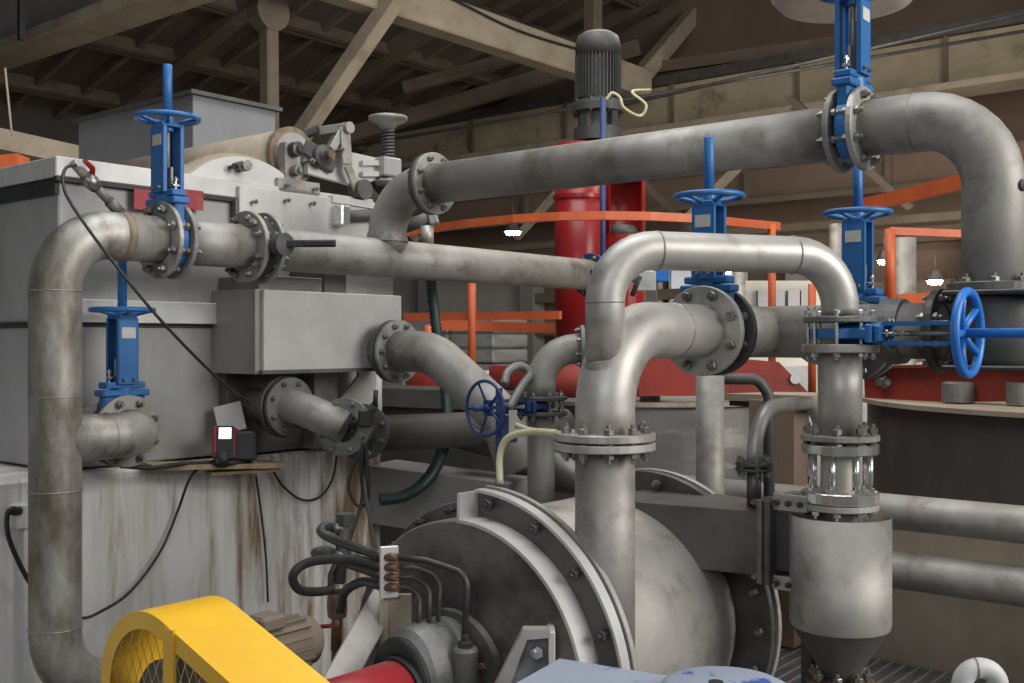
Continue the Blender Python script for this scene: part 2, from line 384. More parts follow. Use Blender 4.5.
for s in (2, 4.5, 7, 9.5, 12):
    MB().bar(Ew(s, 3.0, .85), Ew(s, 2.5, .85), .1, .1, U1).build('stiffener', 'chord_d', t)
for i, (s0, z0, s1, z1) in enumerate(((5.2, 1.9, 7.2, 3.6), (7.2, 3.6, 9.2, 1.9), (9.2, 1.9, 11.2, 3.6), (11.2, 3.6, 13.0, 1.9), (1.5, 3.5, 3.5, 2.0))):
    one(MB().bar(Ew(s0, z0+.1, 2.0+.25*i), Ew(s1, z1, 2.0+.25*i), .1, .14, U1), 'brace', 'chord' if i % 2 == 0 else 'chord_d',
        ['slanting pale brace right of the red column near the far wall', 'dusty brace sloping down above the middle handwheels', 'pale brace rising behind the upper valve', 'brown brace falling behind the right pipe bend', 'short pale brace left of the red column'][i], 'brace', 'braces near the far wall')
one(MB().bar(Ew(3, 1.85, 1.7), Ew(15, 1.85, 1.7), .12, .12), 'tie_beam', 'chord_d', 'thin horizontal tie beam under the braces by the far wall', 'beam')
# trusses
def Ta(t, z): return W(-.1, 16.4, z)+U1*t
t = thing('roof_truss', 'pale concrete roof truss passing above the grey motor', 'truss', Ta(0, 4.3))
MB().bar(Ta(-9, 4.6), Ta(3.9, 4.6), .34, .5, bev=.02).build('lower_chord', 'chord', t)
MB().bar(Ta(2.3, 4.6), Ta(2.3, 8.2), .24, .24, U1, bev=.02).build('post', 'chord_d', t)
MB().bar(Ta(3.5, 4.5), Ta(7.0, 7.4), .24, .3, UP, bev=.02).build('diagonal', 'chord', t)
MB().tube(spline([Ta(-9, 4.88)-U2*.2, Ta(-5, 4.8)-U2*.2, Ta(-2, 4.85)-U2*.2, Ta(0, 4.7)-U2*.2, Ta(2, 4.75)-U2*.2]), .02, 6).build('cable', 'black', t)
t = thing('roof_truss', 'dusty concrete truss with a slanting strut above the spring handwheel', 'truss', P(350, 60, 14))
MB().bar(P(298, 140, 15), P(402, -12, 14), .2, .26, U2, bev=.02).build('diagonal', 'chord', t)
MB().bar(P(269, 28, 14), P(270, 150, 14), .19, .19, U1, bev=.02).build('post', 'chord_d', t)
MB().lathe([(0, -.12), (.26, -.12), (.26, .12), (0, .12)], frame(P(268, 12, 14), N2), 16).build('gusset', 'chord_d', t)
t = thing('roof_truss', 'large dusty concrete beam crossing the upper left corner', 'truss', P(60, 30, 13))
qb = P(80, 28, 13)
MB().bar(qb+U2*3+UP*.55, qb-U2*3+UP*.55, .3, 1.0).build('beam_side', 'base_d', t)
MB().bar(qb+U2*3, qb-U2*3, .55, .16, bev=.02).build('beam_flange', 'chord', t)
MB().bar(P(21, -30, 12.6), P(21, 40, 12.6), .06, .06, U2).build('hanger', 'black', t)
one(MB().bar(P(404, 88, 19), P(516, 57, 18.6), .14, .2), 'purlin', 'chord_d', 'short pale purlin under the roof left of the pale truss', 'beam')
one(MB().bar(P(640, 70, 20), P(1060, 12, 15.5), .12, .2), 'purlin', 'chord_d', 'dusty purlin rising right above the crane beam', 'beam')
one(MB().bar(P(300, 150, 22), P(640, 48, 20), .16, .3), 'purlin', 'chord_d', 'long dusty purlin behind the slanting strut', 'beam')
one(MB().bar(P(-60, 128, 12), P(78, 158, 13), .3, .24), 'ledger_beam', 'chord', 'pale beam at the left edge above the machine', 'beam')
t = thing('hanging_wire', 'thin wire hanging in the upper left corner', 'wire', P(12, 136, 9)); MB().tube([P(5, 68, 9), P(12, 136, 9)], .01, 6).build('wire', 'chord', t)
for i, (p0, p1) in enumerate((((600, 110, 15), (1060, 5, 13)), ((330, 150, 18), (1060, 25, 15)))):
    one(MB().tube([P(*p0), P(*p1)], .025, 6), 'conduit_run', 'steel_d', ['thin conduit crossing the beam behind the motor', 'thin dark conduit along the top of the crane beam'][i], 'conduit')
# lamps far off
for i, (px, py, d, rx) in enumerate(((513, 233, 17, .14), (725, 272, 17, .12), (654, 278, 18, .07), (935, 282, 15, .12), (1021, 254, 13, .13), (884, 262, 15, .1))):
    t = thing('high_bay_lamp', ['lit lamp between the top pipe and the middle pipe', 'lit lamp below the middle handwheel', 'tiny lit lamp left of the middle gate valve', 'lit lamp left of the far right pipe', 'lit lamp at the right edge', 'lit lamp right of the rear gate valve'][i], 'lamp', P(px, py, d), 'lit lamps far back in the hall')
    fr = Matrix.Translation(P(px, py, d))
    MB().lathe([(0, .16), (.05, .16), (rx, .03), (rx*1.05, .02), (rx, .025), (0, .12)], fr, 16).build('shade', 'steel_d', t)
    MB().lathe([(0, .02), (rx*.9, .02), (rx*.7, -.03), (0, -.04)], fr, 16, True).build('bulb', 'lamp', t)
    MB().tube([P(px, py, d)+UP*.15, P(px, py, d)+UP*.5], .006, 6).build('rod', 'steel_d', t)
# stacks on the far floor
for i in range(4):
    for j in range(5):
        o = MB().box(frame(Ew(2.0+i*1.12, -.55+.27*j-.25, 3.0), UP, N2), 1.06, 1.0, .24, b=.03)
        one(o, 'wrapped_pallet', 'stack', 'grey wrapped sheet stack behind the orange rails by the far wall', 'pallet', 'wrapped stacks by the far wall')

# ================================================================== LEFT: machine on its concrete base
FL = frame(Lf(0, 0, 0), UP, U1)                     # local x=U1, y=U2, z up (rel. camera level)
def lbox(mb, t0, t1, o0, o1, z0, z1, b=0.): return mb.box(FL, t1-t0, o1-o0, z1-z0, ((t0+t1)/2, (o0+o1)/2, (z0+z1)/2), b)
one(lbox(MB(), -4, 2.14, .42, 3.4, -2, -.615, .015), 'machine_foundation', 'base', 'white concrete machine base streaked with rust under the grey machine', 'base')
t = thing('thickener', 'large grey steel drum machine on the streaked concrete base', 'machine', Lf(1.1, 1.2, -.61))
b = lbox(MB(), .147, 2.1, .5, 2.9, -.60, .76, .008); b.build('housing', 'panel', t)
b = lbox(MB(), .12, 2.12, .47, 2.95, .765, .86, .006); b.build('top_band', 'panel_l', t)
b = lbox(MB(), .12, 1.12, .465, .5, .745, .765); b.build('dark_joint', 'black', t)
b = lbox(MB(), .15, 1.03, .455, .5, .09, .2, .003); b.build('ledge', 'panel_l', t)
b = lbox(MB(), .15, 1.03, .49, .5, .07, .088); b.build('dark_joint', 'black', t)
b = lbox(MB(), 1.12, 2.05, .44, .5, .55, .83, .004); b.build('side_plate', 'panel_l', t)
b = lbox(MB(), 1.10, 1.13, .45, .5, .5, .76, .003); b.build('plate_edge', 'steel_d', t)
for (tt, zz) in ((1.2, .75), (1.42, .78), (1.2, .6), (1.42, .58), (1.6, .78)):
    bolts(t, Lf(tt, .43, zz), N2, 0, 1, .014, .03, 'bolt', name='bolt')
# dark panel put in as shade of the recess below the bin; bright foot panel
lbox(MB(), 1.03, 1.62, .44, .52, -.6, -.15).build('recess_shade_panel', 'steel_d', t)
lbox(MB(), 1.55, 1.72, .34, .5, -.6, -.15, .004).build('foot_panel', 'panel', t)
b = MB().prism([(1.60, -.45), (1.86, -.2), (1.86, -.155), (2.0, -.155), (2.0, -.6), (1.60, -.6)], Matrix(((U1.x, 0, -U2.x, Lf(0, .34, 0).x), (U1.y, 0, -U2.y, Lf(0, .34, 0).y), (0, 1, 0, H), (0, 0, 0, 1))), .02)
b.build('foot_panel', 'panel_l', t)
# bin
bn = lbox(MB(), 1.017, 1.99, .10, .5, -.149, .262, .004).build('outlet_bin', 'panel_l', t)
lbox(MB(), 1.0, 2.0, .09, .115, -.165, -.145).build('bin_lip', 'steel_d', bn)
lbox(MB(), .985, 1.02, .13, .5, -.165, .265).build('bin_end_plate', 'panel', bn)
lbox(MB(), 1.03, 1.45, .16, .5, .262, .34, .004).build('bin_cover', 'cast', t)
lbox(MB(), 1.50, 1.66, .2, .5, .262, .40, .004).build('cross_support', 'steel_d', t)
lbox(MB(), 1.7, 2.12, .3, .5, .262, .6, .004).build('side_box', 'panel', t)
one(lbox(MB(), -3, .14, .9, 2.6, .60, .64), 'dark_ledge', 'black', 'thin dark ledge on the left end of the machine', 'ledge') if False else None
# left end panels seams
b = MB(); b.bar(Lf(.14, .5, .72), Lf(.14, 2.9, .72), .02, .07, UP); b.build('end_seam', 'black', t)
b = MB(); b.bar(Lf(.14, .5, .08), Lf(.14, 2.9, .08), .02, .03, UP); b.build('end_seam', 'black', t)
# drum cover (a low arch), end plate with rim and fittings
def arch(t0, t1, zb, sag, o0, o1, m, name, par, up=0.):
    cx = (t0+t1)/2; hw = (t1-t0)/2; R = (hw*hw+sag*sag)/(2*sag); a = math.asin(hw/R)
    poly = [(cx+R*math.sin(-a+2*a*k/20), zb+sag-R+R*math.cos(-a+2*a*k/20)) for k in range(21)]
    m4 = Matrix(((U1.x, 0, -U2.x, Lf(0, o1, 0).x), (U1.y, 0, -U2.y, Lf(0, o1, 0).y), (0, 1, 0, H), (0, 0, 0, 1)))
    return MB().prism(poly, m4, o1-o0).build(name, m, par)
dc = arch(.84, 1.58, .85, .15, .5, 2.3, 'panel_l', 'drum_cover', t)
arch(.80, 1.62, .85, .175, .56, .6, 'chord', 'cover_rim', dc)
bolts(dc, Lf(1.1, .48, .93), N2, .0, 1, .022, .05, 'bolt_d', name='cover_bolt')
MB().tube([Lf(1.16, .5, .94), Lf(1.16, .42, .94)], .03, 12).build('fitting', 'bolt', dc)
# press roll
rl = MB().tube([Lf(1.6, .62, 1.07), Lf(1.6, 2.3, 1.07)], .155, 32).build('press_roll', 'tank_top', t)
MB().lathe([(.11, -.01), (.165, -.01), (.165, .03), (.11, .03)], frame(Lf(1.6, .6, 1.07), U2), 32).build('roll_rim', 'rustweld', rl)
MB().lathe([(0, -.02), (.13, -.02), (.13, .02), (0, .02)], frame(Lf(1.6, .6, 1.07), U2), 32).build('roll_end_disc', 'panel', rl)
# bearing bracket and bearings
br = MB().bar(Lf(1.52, .52, .82), Lf(1.52, .52, 1.12), .06, .11, U1, .004); br.box(FL, .3, .06, .08, (1.55, .5, .87), .004)
br = br.build('bearing_bracket', 'steel', t)
for dt, dz, r in ((1.52, 1.08, .042), (1.52, .96, .03)):
    MB().lathe([(0, -.06), (r*.5, -.06), (r*.6, -.045), (r, -.04), (r, .02), (0, .02)], frame(Lf(dt, .48, dz), U2), 20).build('bearing_boss', 'bolt_d' if r > .04 else 'cast', br)
for dt in (1.45, 1.65): bolts(br, Lf(dt, .465, .87), N2, 0, 1, .014, .03, name='bolt')
bh = MB().lathe([(0, -.07), (.04, -.07), (.055, -.05), (.075, -.04), (.08, .03), (0, .03)], frame(Lf(1.72, .5, 1.07), U2) @ Matrix.Diagonal((.85, .85, 1, 1)), 24).box(frame(Lf(1.72, .5, 1.07), U2, (U1-UP*.4)), .24, .1, .03, b=.01)
bh = bh.build('bearing_housing', 'motor', t)
bolts(bh, Lf(1.72, .47, 1.07), U2, .12, 2, .018, .05, a0=-.4, a1=2*PI-.4)
MB().lathe([(0, -.03), (.026, -.03), (.026, 0), (0, 0)], frame(Lf(1.72, .42, 1.07), U2), 10).build('shaft_end', 'brown', bh)
# loading lever with link, spring and hand wheel
mF = Matrix(((U1.x, 0, -U2.x, Lf(0, .56, 0).x), (U1.y, 0, -U2.y, Lf(0, .56, 0).y), (0, 1, 0, H), (0, 0, 0, 1)))
def pf(px, py, o=.56):     # pixel onto the vertical plane through the pipe direction at offset o
    base = Lf(0, o, 0); k = (px-512)/F
    tt = (k*base.y-base.x)/(U1.x-k*U1.y); y = base.y+U1.y*tt
    return (tt, (341.5-py)/F*y)
MB().prism([pf(304, 149), pf(330, 149), pf(380, 160), pf(380, 178), pf(352, 187), pf(304, 174)], mF, .035).build('lever_arm', 'panel_l', t)
def pw(px, py, o): q = pf(px, py, o); return Lf(q[0], o, q[1])
lk = MB().bar(pw(345, 128, .47), pw(347, 165, .46), .02, .075, U1, .006).bar(pw(347, 165, .46), pw(358, 192, .45), .02, .06, U1, .006); lk = lk.build('link_plate', 'steel', t)
MB().lathe([(0, -.03), (.034, -.03), (.034, .03), (0, .03)], frame(pw(347, 128, .46), U2), 20).build('pin_boss', 'steel', lk)
MB().lathe([(0, -.04), (.06, -.04), (.06, .05), (0, .05)], frame(pw(361, 190, .45), U2), 24).build('pin_boss', 'steel_d', lk)
MB().bar(pw(318, 131, .5), pw(345, 127, .5), .03, .05, UP, .004).build('cross_bar', 'steel_d', t)
MB().bar(pw(330, 150, .5), pw(342, 128, .5), .05, .05, U1, .004).build('upright', 'steel', t)
MB().bar(pw(300, 137, .7), pw(322, 128, .6), .05, .05, UP, .01).build('clamp', 'motor', t)
sc = pw(388, 150, .5)
MB().box(frame(pw(387, 168, .5), UP, U1), .15, .12, .12, b=.01).build('spring_seat', 'panel', t)
MB().bar(pw(362, 163, .5), pw(380, 163, .5), .02, .03, UP).bar(pw(362, 174, .5), pw(380, 174, .5), .02, .03, UP).build('guide_bars', 'panel_l', t)
MB().lathe([(0, -.02), (.06, -.02), (.075, .0), (.06, .02), (0, .02)], frame(pw(386, 182, .5), UP), 20).build('lower_cup', 'cast', t)
spb = pw(388, 158, .5); spt = pw(388, 131, .5); hh = (spt-spb).length
MB().tube([spb+UP*(hh*k/120)+Vector(((.034)*math.cos(k*.42), .034*math.sin(k*.42), 0)) for k in range(121)], .009, 6).build('spring', 'steel_d', t)
MB().tube([spb-UP*.1, spt+UP*.05], .02, 12).build('spindle', 'bolt_d', t)
hwm = frame(pw(388, 120, .5), UP)
MB().lathe([(0, -.07), (.03, -.07), (.06, -.03), (.115, -.005), (.122, .006), (.118, .02), (.1, .022), (.03, .03), (0, .03)], hwm, 32, True).build('handwheel', 'steel', t)
# horizontal guide shaft and rails at right end of the machine
MB().tube([pw(338, 217, .4), pw(395, 214, .4)], .035, 14).build('guide_shaft', 'motor', t)
MB().box(frame(pw(341, 216, .4), UP, U1), .07, .1, .12, b=.01).build('shaft_block', 'chrome', t)
MB().bar(pw(330, 199, .45), pw(372, 206, .45), .05, .04, UP).build('top_rail', 'panel_l', t)
MB().prism([(1.95, .62), (2.3, .66), (2.3, .74), (1.95, .80)], mF, .05).build('end_lug', 'panel_l', t)
# red safety labels
for px, py in ((144, 200), (194, 200)):
    q = pf(px, py, .452); MB().bar(Lf(q[0], .452, q[1]-.05), Lf(q[0], .452, q[1]+.05), .006, .11, U1).build('red_sign', 'red_g', t)
# grey casing above the machine
t = thing('grey_casing', 'tall grey sheet metal casing behind the handwheel on top of the machine', 'casing', P(193, 160, 8))
c0 = P(193, 94, 8); g = MB().box(frame(c0+U1*.38+U2*.82-UP*.55, UP, U1), .76, 1.64, 1.1, b=.004); g.build('casing_wall', 'greybox', t)
MB().box(frame(c0+U1*.38+U2*.82+UP*.012, UP, U1), .84, 1.72, .03).build('casing_lid', 'motor', t)
one(MB().bar(P(-260, 190, 7.4), P(24, 163, 7.4), .2, .1), 'orange_beam', 'orange', 'short orange beam end at the left edge above the machine', 'beam')
# ------------------------------------------------------------------ left riser pipe
d = .1065; q_ = -.13
t = pipe('riser_pipe', 'tall weathered steel pipe bending over at the left of the machine', [Lf(.5, 0, -1.48), Lf(q_, 0, -1.48), Lf(q_, 0, .459), Lf(.36, 0, .459)], d-.002, 'steel_old', [.26, .24], n=36,
    welds=[(Lf(q_, 0, -1.19), UP), (Lf(q_, 0, .21), UP), (Lf(q_, 0, -.23), UP), (Lf(q_, 0, -.62), UP)])
MB().lathe([(d-.002, -.02), (d+.003, -.018), (d+.003, .018), (d-.002, .02)], frame(Lf(.17, 0, .459), U1), 28, True).build('rust_band', 'rustweld', t)
flange(t, Lf(.362, 0, .459), U1, .175, d, .022, 8, 'steel_old', .019, .03)
MB().tube(fillet([Lf(q_, 0, -.41), Lf(.30, 0, -.41), Lf(.30, .15, -.41)], .16), .1, 28).build('side_branch', 'steel_old', t)
weld(t, Lf(.1, 0, -.41), U1, .1)
flange(t, Lf(.30, .165, -.41), U2, .165, .1, .022, 8, 'steel', .018, .03)
gate_valve('blue gate valve low on the left, standing against the grey machine panel', Lf(.30, .21, -.41), U2, UP)
t = pipe('stub_pipe', 'short stub from the low left gate valve into the machine', [Lf(.30, .235, -.41), Lf(.30, .5, -.41)], .1, 'steel'); flange(t, Lf(.30, .25, -.41), U2, .165, .1, .022, 8, 'steel', .016, .03)
gate_valve('blue gate valve on the upper left pipe, its wheel against the grey casing', Lf(.40, 0, .459), U1, UP, 'paper_old', bodyR=.14)
t = pipe('spool_pipe', 'short grey flanged spool between the upper left gate valve and the lever valve', [Lf(.437, 0, .459), Lf(.83, 0, .459)], d, 'steel')
flange(t, Lf(.438, 0, .459), U1, .175, d, .022, 8, 'steel', .017, .03); flange(t, Lf(.832, 0, .459), U1, .175, d, .024, 8, 'steel', .018, .03)
# sample tap with red lever on riser
t = thing('sample_valve', 'small sampling tap with a red lever on top of the weathered pipe', 'tap', Lf(.17, 0, .57))
s0 = Lf(.17, 0, .56); s1 = P(72, 162, 4.55)
MB().tube([s0, s0+(s1-s0)*.25], .026, 12).tube([s0+(s1-s0)*.2, s0+(s1-s0)*.55], .02, 12).build('tap_pipe', 'cast', t)
MB().tube([s0+(s1-s0)*.5, s0+(s1-s0)*.62, s0+(s1-s0)*.75], [.026, .034, .026], 12).build('tap_body', 'bolt', t)
MB().tube([s0+(s1-s0)*.75, s0+(s1-s0)*1.0], [.022, .018], 8).build('nozzle', 'steel', t)
lv = s0+(s1-s0)*.6; MB().tube([lv, lv+Vector((.01, -.02, .06)), P(85, 161, 4.5)], [.01, .012, .011], 8).build('lever', 'red', t)
one(MB().tube(spline([P(76, 165, 4.5), P(66, 168, 4.45), P(63, 182, 4.4), P(72, 205, 4.35), P(110, 258, 4.4), P(165, 325, 4.6), P(225, 385, 5.0), P(250, 402, 5.2)]), .007, 6), 'hanging_cable', 'black', 'thin black cable sagging from the sampling tap down to the lower flange', 'cable')
# butterfly valve
t = thing('butterfly_valve', 'black lever butterfly valve on the pipe beside the machine drum', 'valve', Lf(.88, 0, .459))
MB().ring(frame(Lf(.88, 0, .459), U1), .02, .155, .07, 32, .01).build('valve_body', 'black', t)
MB().tube([Lf(.88, 0, .459), Lf(.88, -.2, .46)], .04, 16).build('neck', 'black', t)
MB().lathe([(0, -.03), (.05, -.03), (.055, -.02), (.055, .03), (0, .035)], frame(Lf(.88, -.21, .462), N2), 20).build('hub', 'motor', t)
ha = Lf(.88, -.23, .465); MB().bar(ha, ha+Vector((.25, -.02, .0)), .012, .035, UP, .004).bar(ha+Vector((.1, -.01, 0)), ha+Vector((.25, -.03, .0)), .02, .028, UP, .005).build('lever_handle', 'black', t)
for k in range(4):
    bolts(t, Lf(.88, 0, .459), U1, .145, 1, .018, .13, 'bolt', a0=k*PI/2+.7-PI, a1=k*PI/2+.7+PI)
# main header left
t = pipe('branch_header', 'long grey pipe from the lever valve to the red column, a bend rising from it', [Lf(.93, 0, .459), Lf(3.72, 0, .459)], d, 'steel', n=32, base=Lf(1.777, 0, .459))
flange(t, Lf(.932, 0, .459), U1, .175, d, .024, 8, 'steel', .018, .03)
MB().tube(fillet([Lf(1.777, 0, .459), W(-.692, 5.977, .84), Tp(.335)], .27), d-.002, 32).build('riser_bend', 'steel', t)
MB().lathe([(d+.012, -.02), (d+.002, .03)], frame(Lf(1.777, 0, .57), UP), 28, True).build('weld_seam', 'weld', t)
flange(t, Tp(.335), N2, .165, d, .024, 8, 'motor', .016, .03)
flange(t, Lf(3.72, 0, .459), U1, .15, d, .024, 8, 'blue_d', .016, .03)
t = pipe('overhead_pipe', 'thick grey overhead pipe from the rising bend to the upper gate valve', [Tp(.362), Tp(2.585)], d, 'steel', n=32)
flange(t, Tp(.362), N2, .165, d, .024, 8, 'steel', .016, .03); flange(t, Tp(2.6), N2, .165, d, .024, 8, 'steel', .016, .03)
gate_valve('blue gate valve on the overhead pipe, its wheel cut by the top edge', Tp(2.65), N2, UP)
t = pipe('down_pipe', 'thick grey pipe bending down from the overhead pipe at the right edge', [Tp(2.7), Tp(3.18), Tp(3.18, .10)], d+.003, 'steel', .27, n=36, welds=[(Tp(2.9), N2)])
flange(t, Tp(2.695), N2, .165, d, .026, 8, 'steel_l', .017, .03)
flange(t, Tp(3.18, .20), UP, .16, d, .03, 8, 'steel_d', .016, .03)
MB().lathe([(0, 0), (.024, 0), (.02, .02), (0, .025)], frame(Tp(3.18, .56)+Vector((-.0, -.1, 0))+Vector((.06, .02, 0)), Vector((.4, -1, 0))), 14).build('plug', 'black', t)
# header right
t = pipe('right_header', 'horizontal grey header behind the small pipe, ending in a black box fitting', [Hd(.18), Hd(1.03)], .107, 'steel', n=32)
MB().lathe([(.107, -.04), (.125, -.04), (.13, .0), (.125, .04), (.107, .04)], frame(Hd(.36), U2), 28).build('coupling', 'cast', t)
MB().lathe([(0, -.13), (.15, -.13), (.165, -.1), (.165, .09), (.15, .13), (0, .14)], frame(Hd(-.02, .035), UP), 36, True).build('junction_box', 'motor', t)
for zz in (-.13, .14): MB().box(frame(Hd(-.05, .035+zz), UP, U2), .36, .36, .02, b=.006).build('box_flange', 'bolt_d', t)
flange(t, Hd(.19), U2, .16, .1, .03, 8, 'bolt_d', .017, .03)
MB().tube([Fb(.76), Fb(1.14)], .105, 28).build('tee_branch', 'steel', t)
flange(t, Fb(.755), U1, .172, .1, .026, 8, 'motor', .018, .03)
hb = Hd(.675, .005)
MB().tube([hb, hb+U1*.36], .10, 28).build('tee_branch', 'steel', t)
flange(t, hb+U1*.37, U1, .172, .1, .026, 8, 'cast', .018, .03)
gate_valve('blue gate valve standing behind the right header', hb+U1*.42, U1, UP, bodyR=.14, stemtop=.76)
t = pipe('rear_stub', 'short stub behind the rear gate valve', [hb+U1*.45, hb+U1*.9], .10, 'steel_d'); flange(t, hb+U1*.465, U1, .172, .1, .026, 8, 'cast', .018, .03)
# front branch with elbow
t = pipe('front_elbow_pipe', 'thick grey elbow pipe turning down in front, small pipe welded into it', [Fb(.655), Fb(0), Fb(0, -.345)], .1, 'steel_l', .27, n=36, welds=[(Fb(.42), U1)], base=Fb(0, -.34))
flange(t, Fb(.65), U1, .172, .1, .026, 8, 'steel_l', .019, .03, 'bolt')
flange(t, Fb(0, -.315), UP, .168, .1, .026, 10, 'steel_l', .017, .03)
v = gate_valve('blue gate valve in the middle, its stem crossing the overhead pipe', Fb(.702), U1, UP, bodyR=.14, scale=.93)
t = pipe('suction_pipe', 'thick vertical grey pipe dropping into the pump body', [Fb(0, -.335), Fb(0, -1.1)], .1, 'steel', n=36)
flange(t, Fb(0, -.347), UP, .168, .1, .026, 10, 'steel_l', .017, .03)
# small pipe
S0 = Fb(0, 0); a_ = P(840, 330, 3.9); pz = .308
c1 = Vector((S0.x, S0.y, H+pz)); c2 = Vector((a_.x, a_.y, H+pz)); sd = (c2-c1).normalized()
c3 = Vector((a_.x, a_.y, H+.095))
t = pipe('bypass_pipe', 'slender grey pipe arching from the front elbow to the sight glass', [S0+UP*-.1, c1, c2, c3], .066, 'steel_l', [.18, .19], n=32,
    welds=[(Vector((S0.x, S0.y, H+.13)), UP), (c1+sd*.19, sd), (c2-sd*.2, sd)], base=c3)
MB().lathe([(.075, -.006), (.072, .02), (.066, .024)], frame(S0-UP*.085, (UP*1+Vector((-.15, 0, 0)))), 24, True).build('weld_seam', 'weld', t)
flange(t, Vector((a_.x, a_.y, H+.078)), UP, .128, .06, .02, 0, 'cast')
Vc = Vector((a_.x, a_.y, 0))
def Sv(z): return Vc+UP*(H+z)
# horizontal valve
t = gate_valve('blue gate valve lying sideways, its wheel standing upright at the right', Sv(.028), UP, N2, stemtop=1.3, wheelR=.178, zw=.57, bodyR=.135, tube_m='blue_s', scale=.78, rim=.02)
t2 = pipe('sight_pipe', 'grey pipe between the sideways valve and the sight glass', [Sv(-.01), Sv(-.345)], .078, 'steel_l', n=32)
flange(t2, Sv(-.025), UP, .135, .07, .03, 0, 'steel')
bolts(t2, Sv(.028), UP, .112, 8, .013, .14, 'chrome')
flange(t2, Sv(-.345), UP, .138, .07, .022, 8, 'steel', .018, .035, 'bolt', rb=.112)
# sight glass
def Sv(z): return Vc+UP*(H+z+.02)
t = thing('sight_glass', 'bright steel sight glass with tie rods above the grey vessel', 'sight glass', Sv(-.62))
MB().ring(frame(Sv(-.405), UP), .06, .135, .035, 40).build('upper_ring', 'chrome', t)
MB().ring(frame(Sv(-.578), UP), .06, .135, .04, 40).build('lower_ring', 'chrome', t)
gl = MB().lathe([(.068, -.56), (.068, -.42)], Matrix.Translation(Vc+UP*(H+.02)), 32, True).build('glass_tube', 'mirror', t)
for k in range(8):
    a = 2*PI*(k+.3)/8; q = Vector((.105*math.cos(a), .105*math.sin(a), 0))
    MB().tube([Sv(-.56)+q, Sv(-.42)+q], .0125, 12).lathe([(0, -.565), (.019, -.565), (.019, -.543), (0, -.543)], Matrix.Translation(Vc+q+UP*(H+.02)), 6).build('tie_rod', 'chrome', t)
# vessel
t = thing('conical_vessel', 'grey cylinder vessel with cone bottom under the sight glass', 'vessel', Sv(-1.25))
I4 = Matrix.Translation(Vc+UP*(H+.02))
MB().lathe([(0, -.66), (.155, -.66), (.172, -.655), (.178, -.645), (.178, -1.03), (.174, -1.045)], I4, 56, True).build('shell', 'steel', t)
MB().lathe([(.174, -1.04), (.068, -1.215), (.068, -1.26), (0, -1.26)], I4, 48, True).build('cone', 'steel_d', t)
flange(t, Sv(-.612), UP, .135, .06, .022, 8, 'steel_l', .014, .03, 'chrome', rb=.108)
MB().lathe([(.08, -.66), (.08, -.62)], I4, 32, True).build('neck', 'steel_d', t)
flange(t, Sv(-1.245), UP, .12, .06, .02, 8, 'brown', .018, .035, 'bolt', rb=.095)
MB().tube([Sv(-1.24), Sv(-1.95)], .06, 20).build('outlet_stub', 'steel', t)
MB().bar(Sv(-1.05)-N2*.12, Sv(-1.4)-N2*.12, .04, .04, U1).build('bracket', 'bolt_d', t)

# ------------------------------------------------------------------ pump
t = thing('pulp_pump', 'huge grey cylindrical pump with a bolted ring and dark round front', 'pump', Pm(.55, 0, -1.99))
FP = frame(Pm(0, 0), U1, UP); FR_ = FP.col[1].to_3d().dot(N2)
body = MB().lathe([(.52, .06), (.52, .12), (.515, .3), (.515, .72), (.50, .86), (.46, .97), (.45, 1.0)], FP, 72, True).build('casing', 'steel_l', t)
MB().lathe([(0, -.135), (.518, -.135), (.524, -.128), (.524, .02), (0, .02)], FP, 72).build('front_disc', 'disc', t)
MB().lathe([(.50, -.02), (.575, -.02), (.58, -.012), (.58, .06), (.50, .06)], FP, 72).build('rear_ring', 'steel_d', t)
bolts(t, Pm(-.0, 0), U1, .552, 12, (.016), .09, 'bolt_d', a0=(2.7 if FR_ > 0 else -6.2), a1=(6.2 if FR_ > 0 else -2.7))
# bright angle ring covering the top right of the front: starts at the top, runs over the right side
a0, a1 = PI*.04, -PI*.92
FR = frame(Pm(0, 0), U1, UP) @ Matrix.Diagonal((.985, .985, 1, 1))
# which sense? y axis of FR = U1 x UP = N2 side
arcdir = 1
def arcring(prof, m, name, par, aa, bb): return MB().lathe(prof, FR, 56, False, aa, bb).build(name, m, par)
yside = FR.col[1].to_3d().dot(N2)
s_ = 1 if yside > 0 else -1
AA, BB = (0., 2.55) if s_ > 0 else (-2.55, 0.)
ar = arcring([(.525, -.14), (.537, -.14), (.537, -.03), (.525, -.03)], 'panel_l', 'guard_ring_band', t, AA, BB)
ar2 = arcring([(.537, -.045), (.628, -.045), (.628, -.03), (.537, -.03)], 'steel_d', 'guard_ring_web', t, AA, BB)
arcring([(.622, -.055), (.633, -.055), (.633, -.01), (.622, -.01)], 'panel_l', 'guard_ring_lip', t, AA, BB)
arcring([(.59, .0), (.640, .0), (.640, .022), (.59, .022)], 'steel_l', 'guard_ring_lip', t, AA, BB)
for k in range(6):
    a = (.12+.36*k)*s_; q = FR @ Vector((.590*math.cos(a), .590*math.sin(a), -.035))
    o = bpy.data.objects.new('ring_bolt', bolt_mesh(.019, .04, 'bolt_d')); COL.objects.link(o); o.parent = ar2
    o.matrix_basis = t.matrix_basis.inverted() @ frame(q, U1)
# end face of the ring
e = MB().box(frame(FR @ Vector((.577, -.0*s_, -.085)), U2, UP), .10, .11, .012); e.build('guard_ring_end', 'panel_l', t)
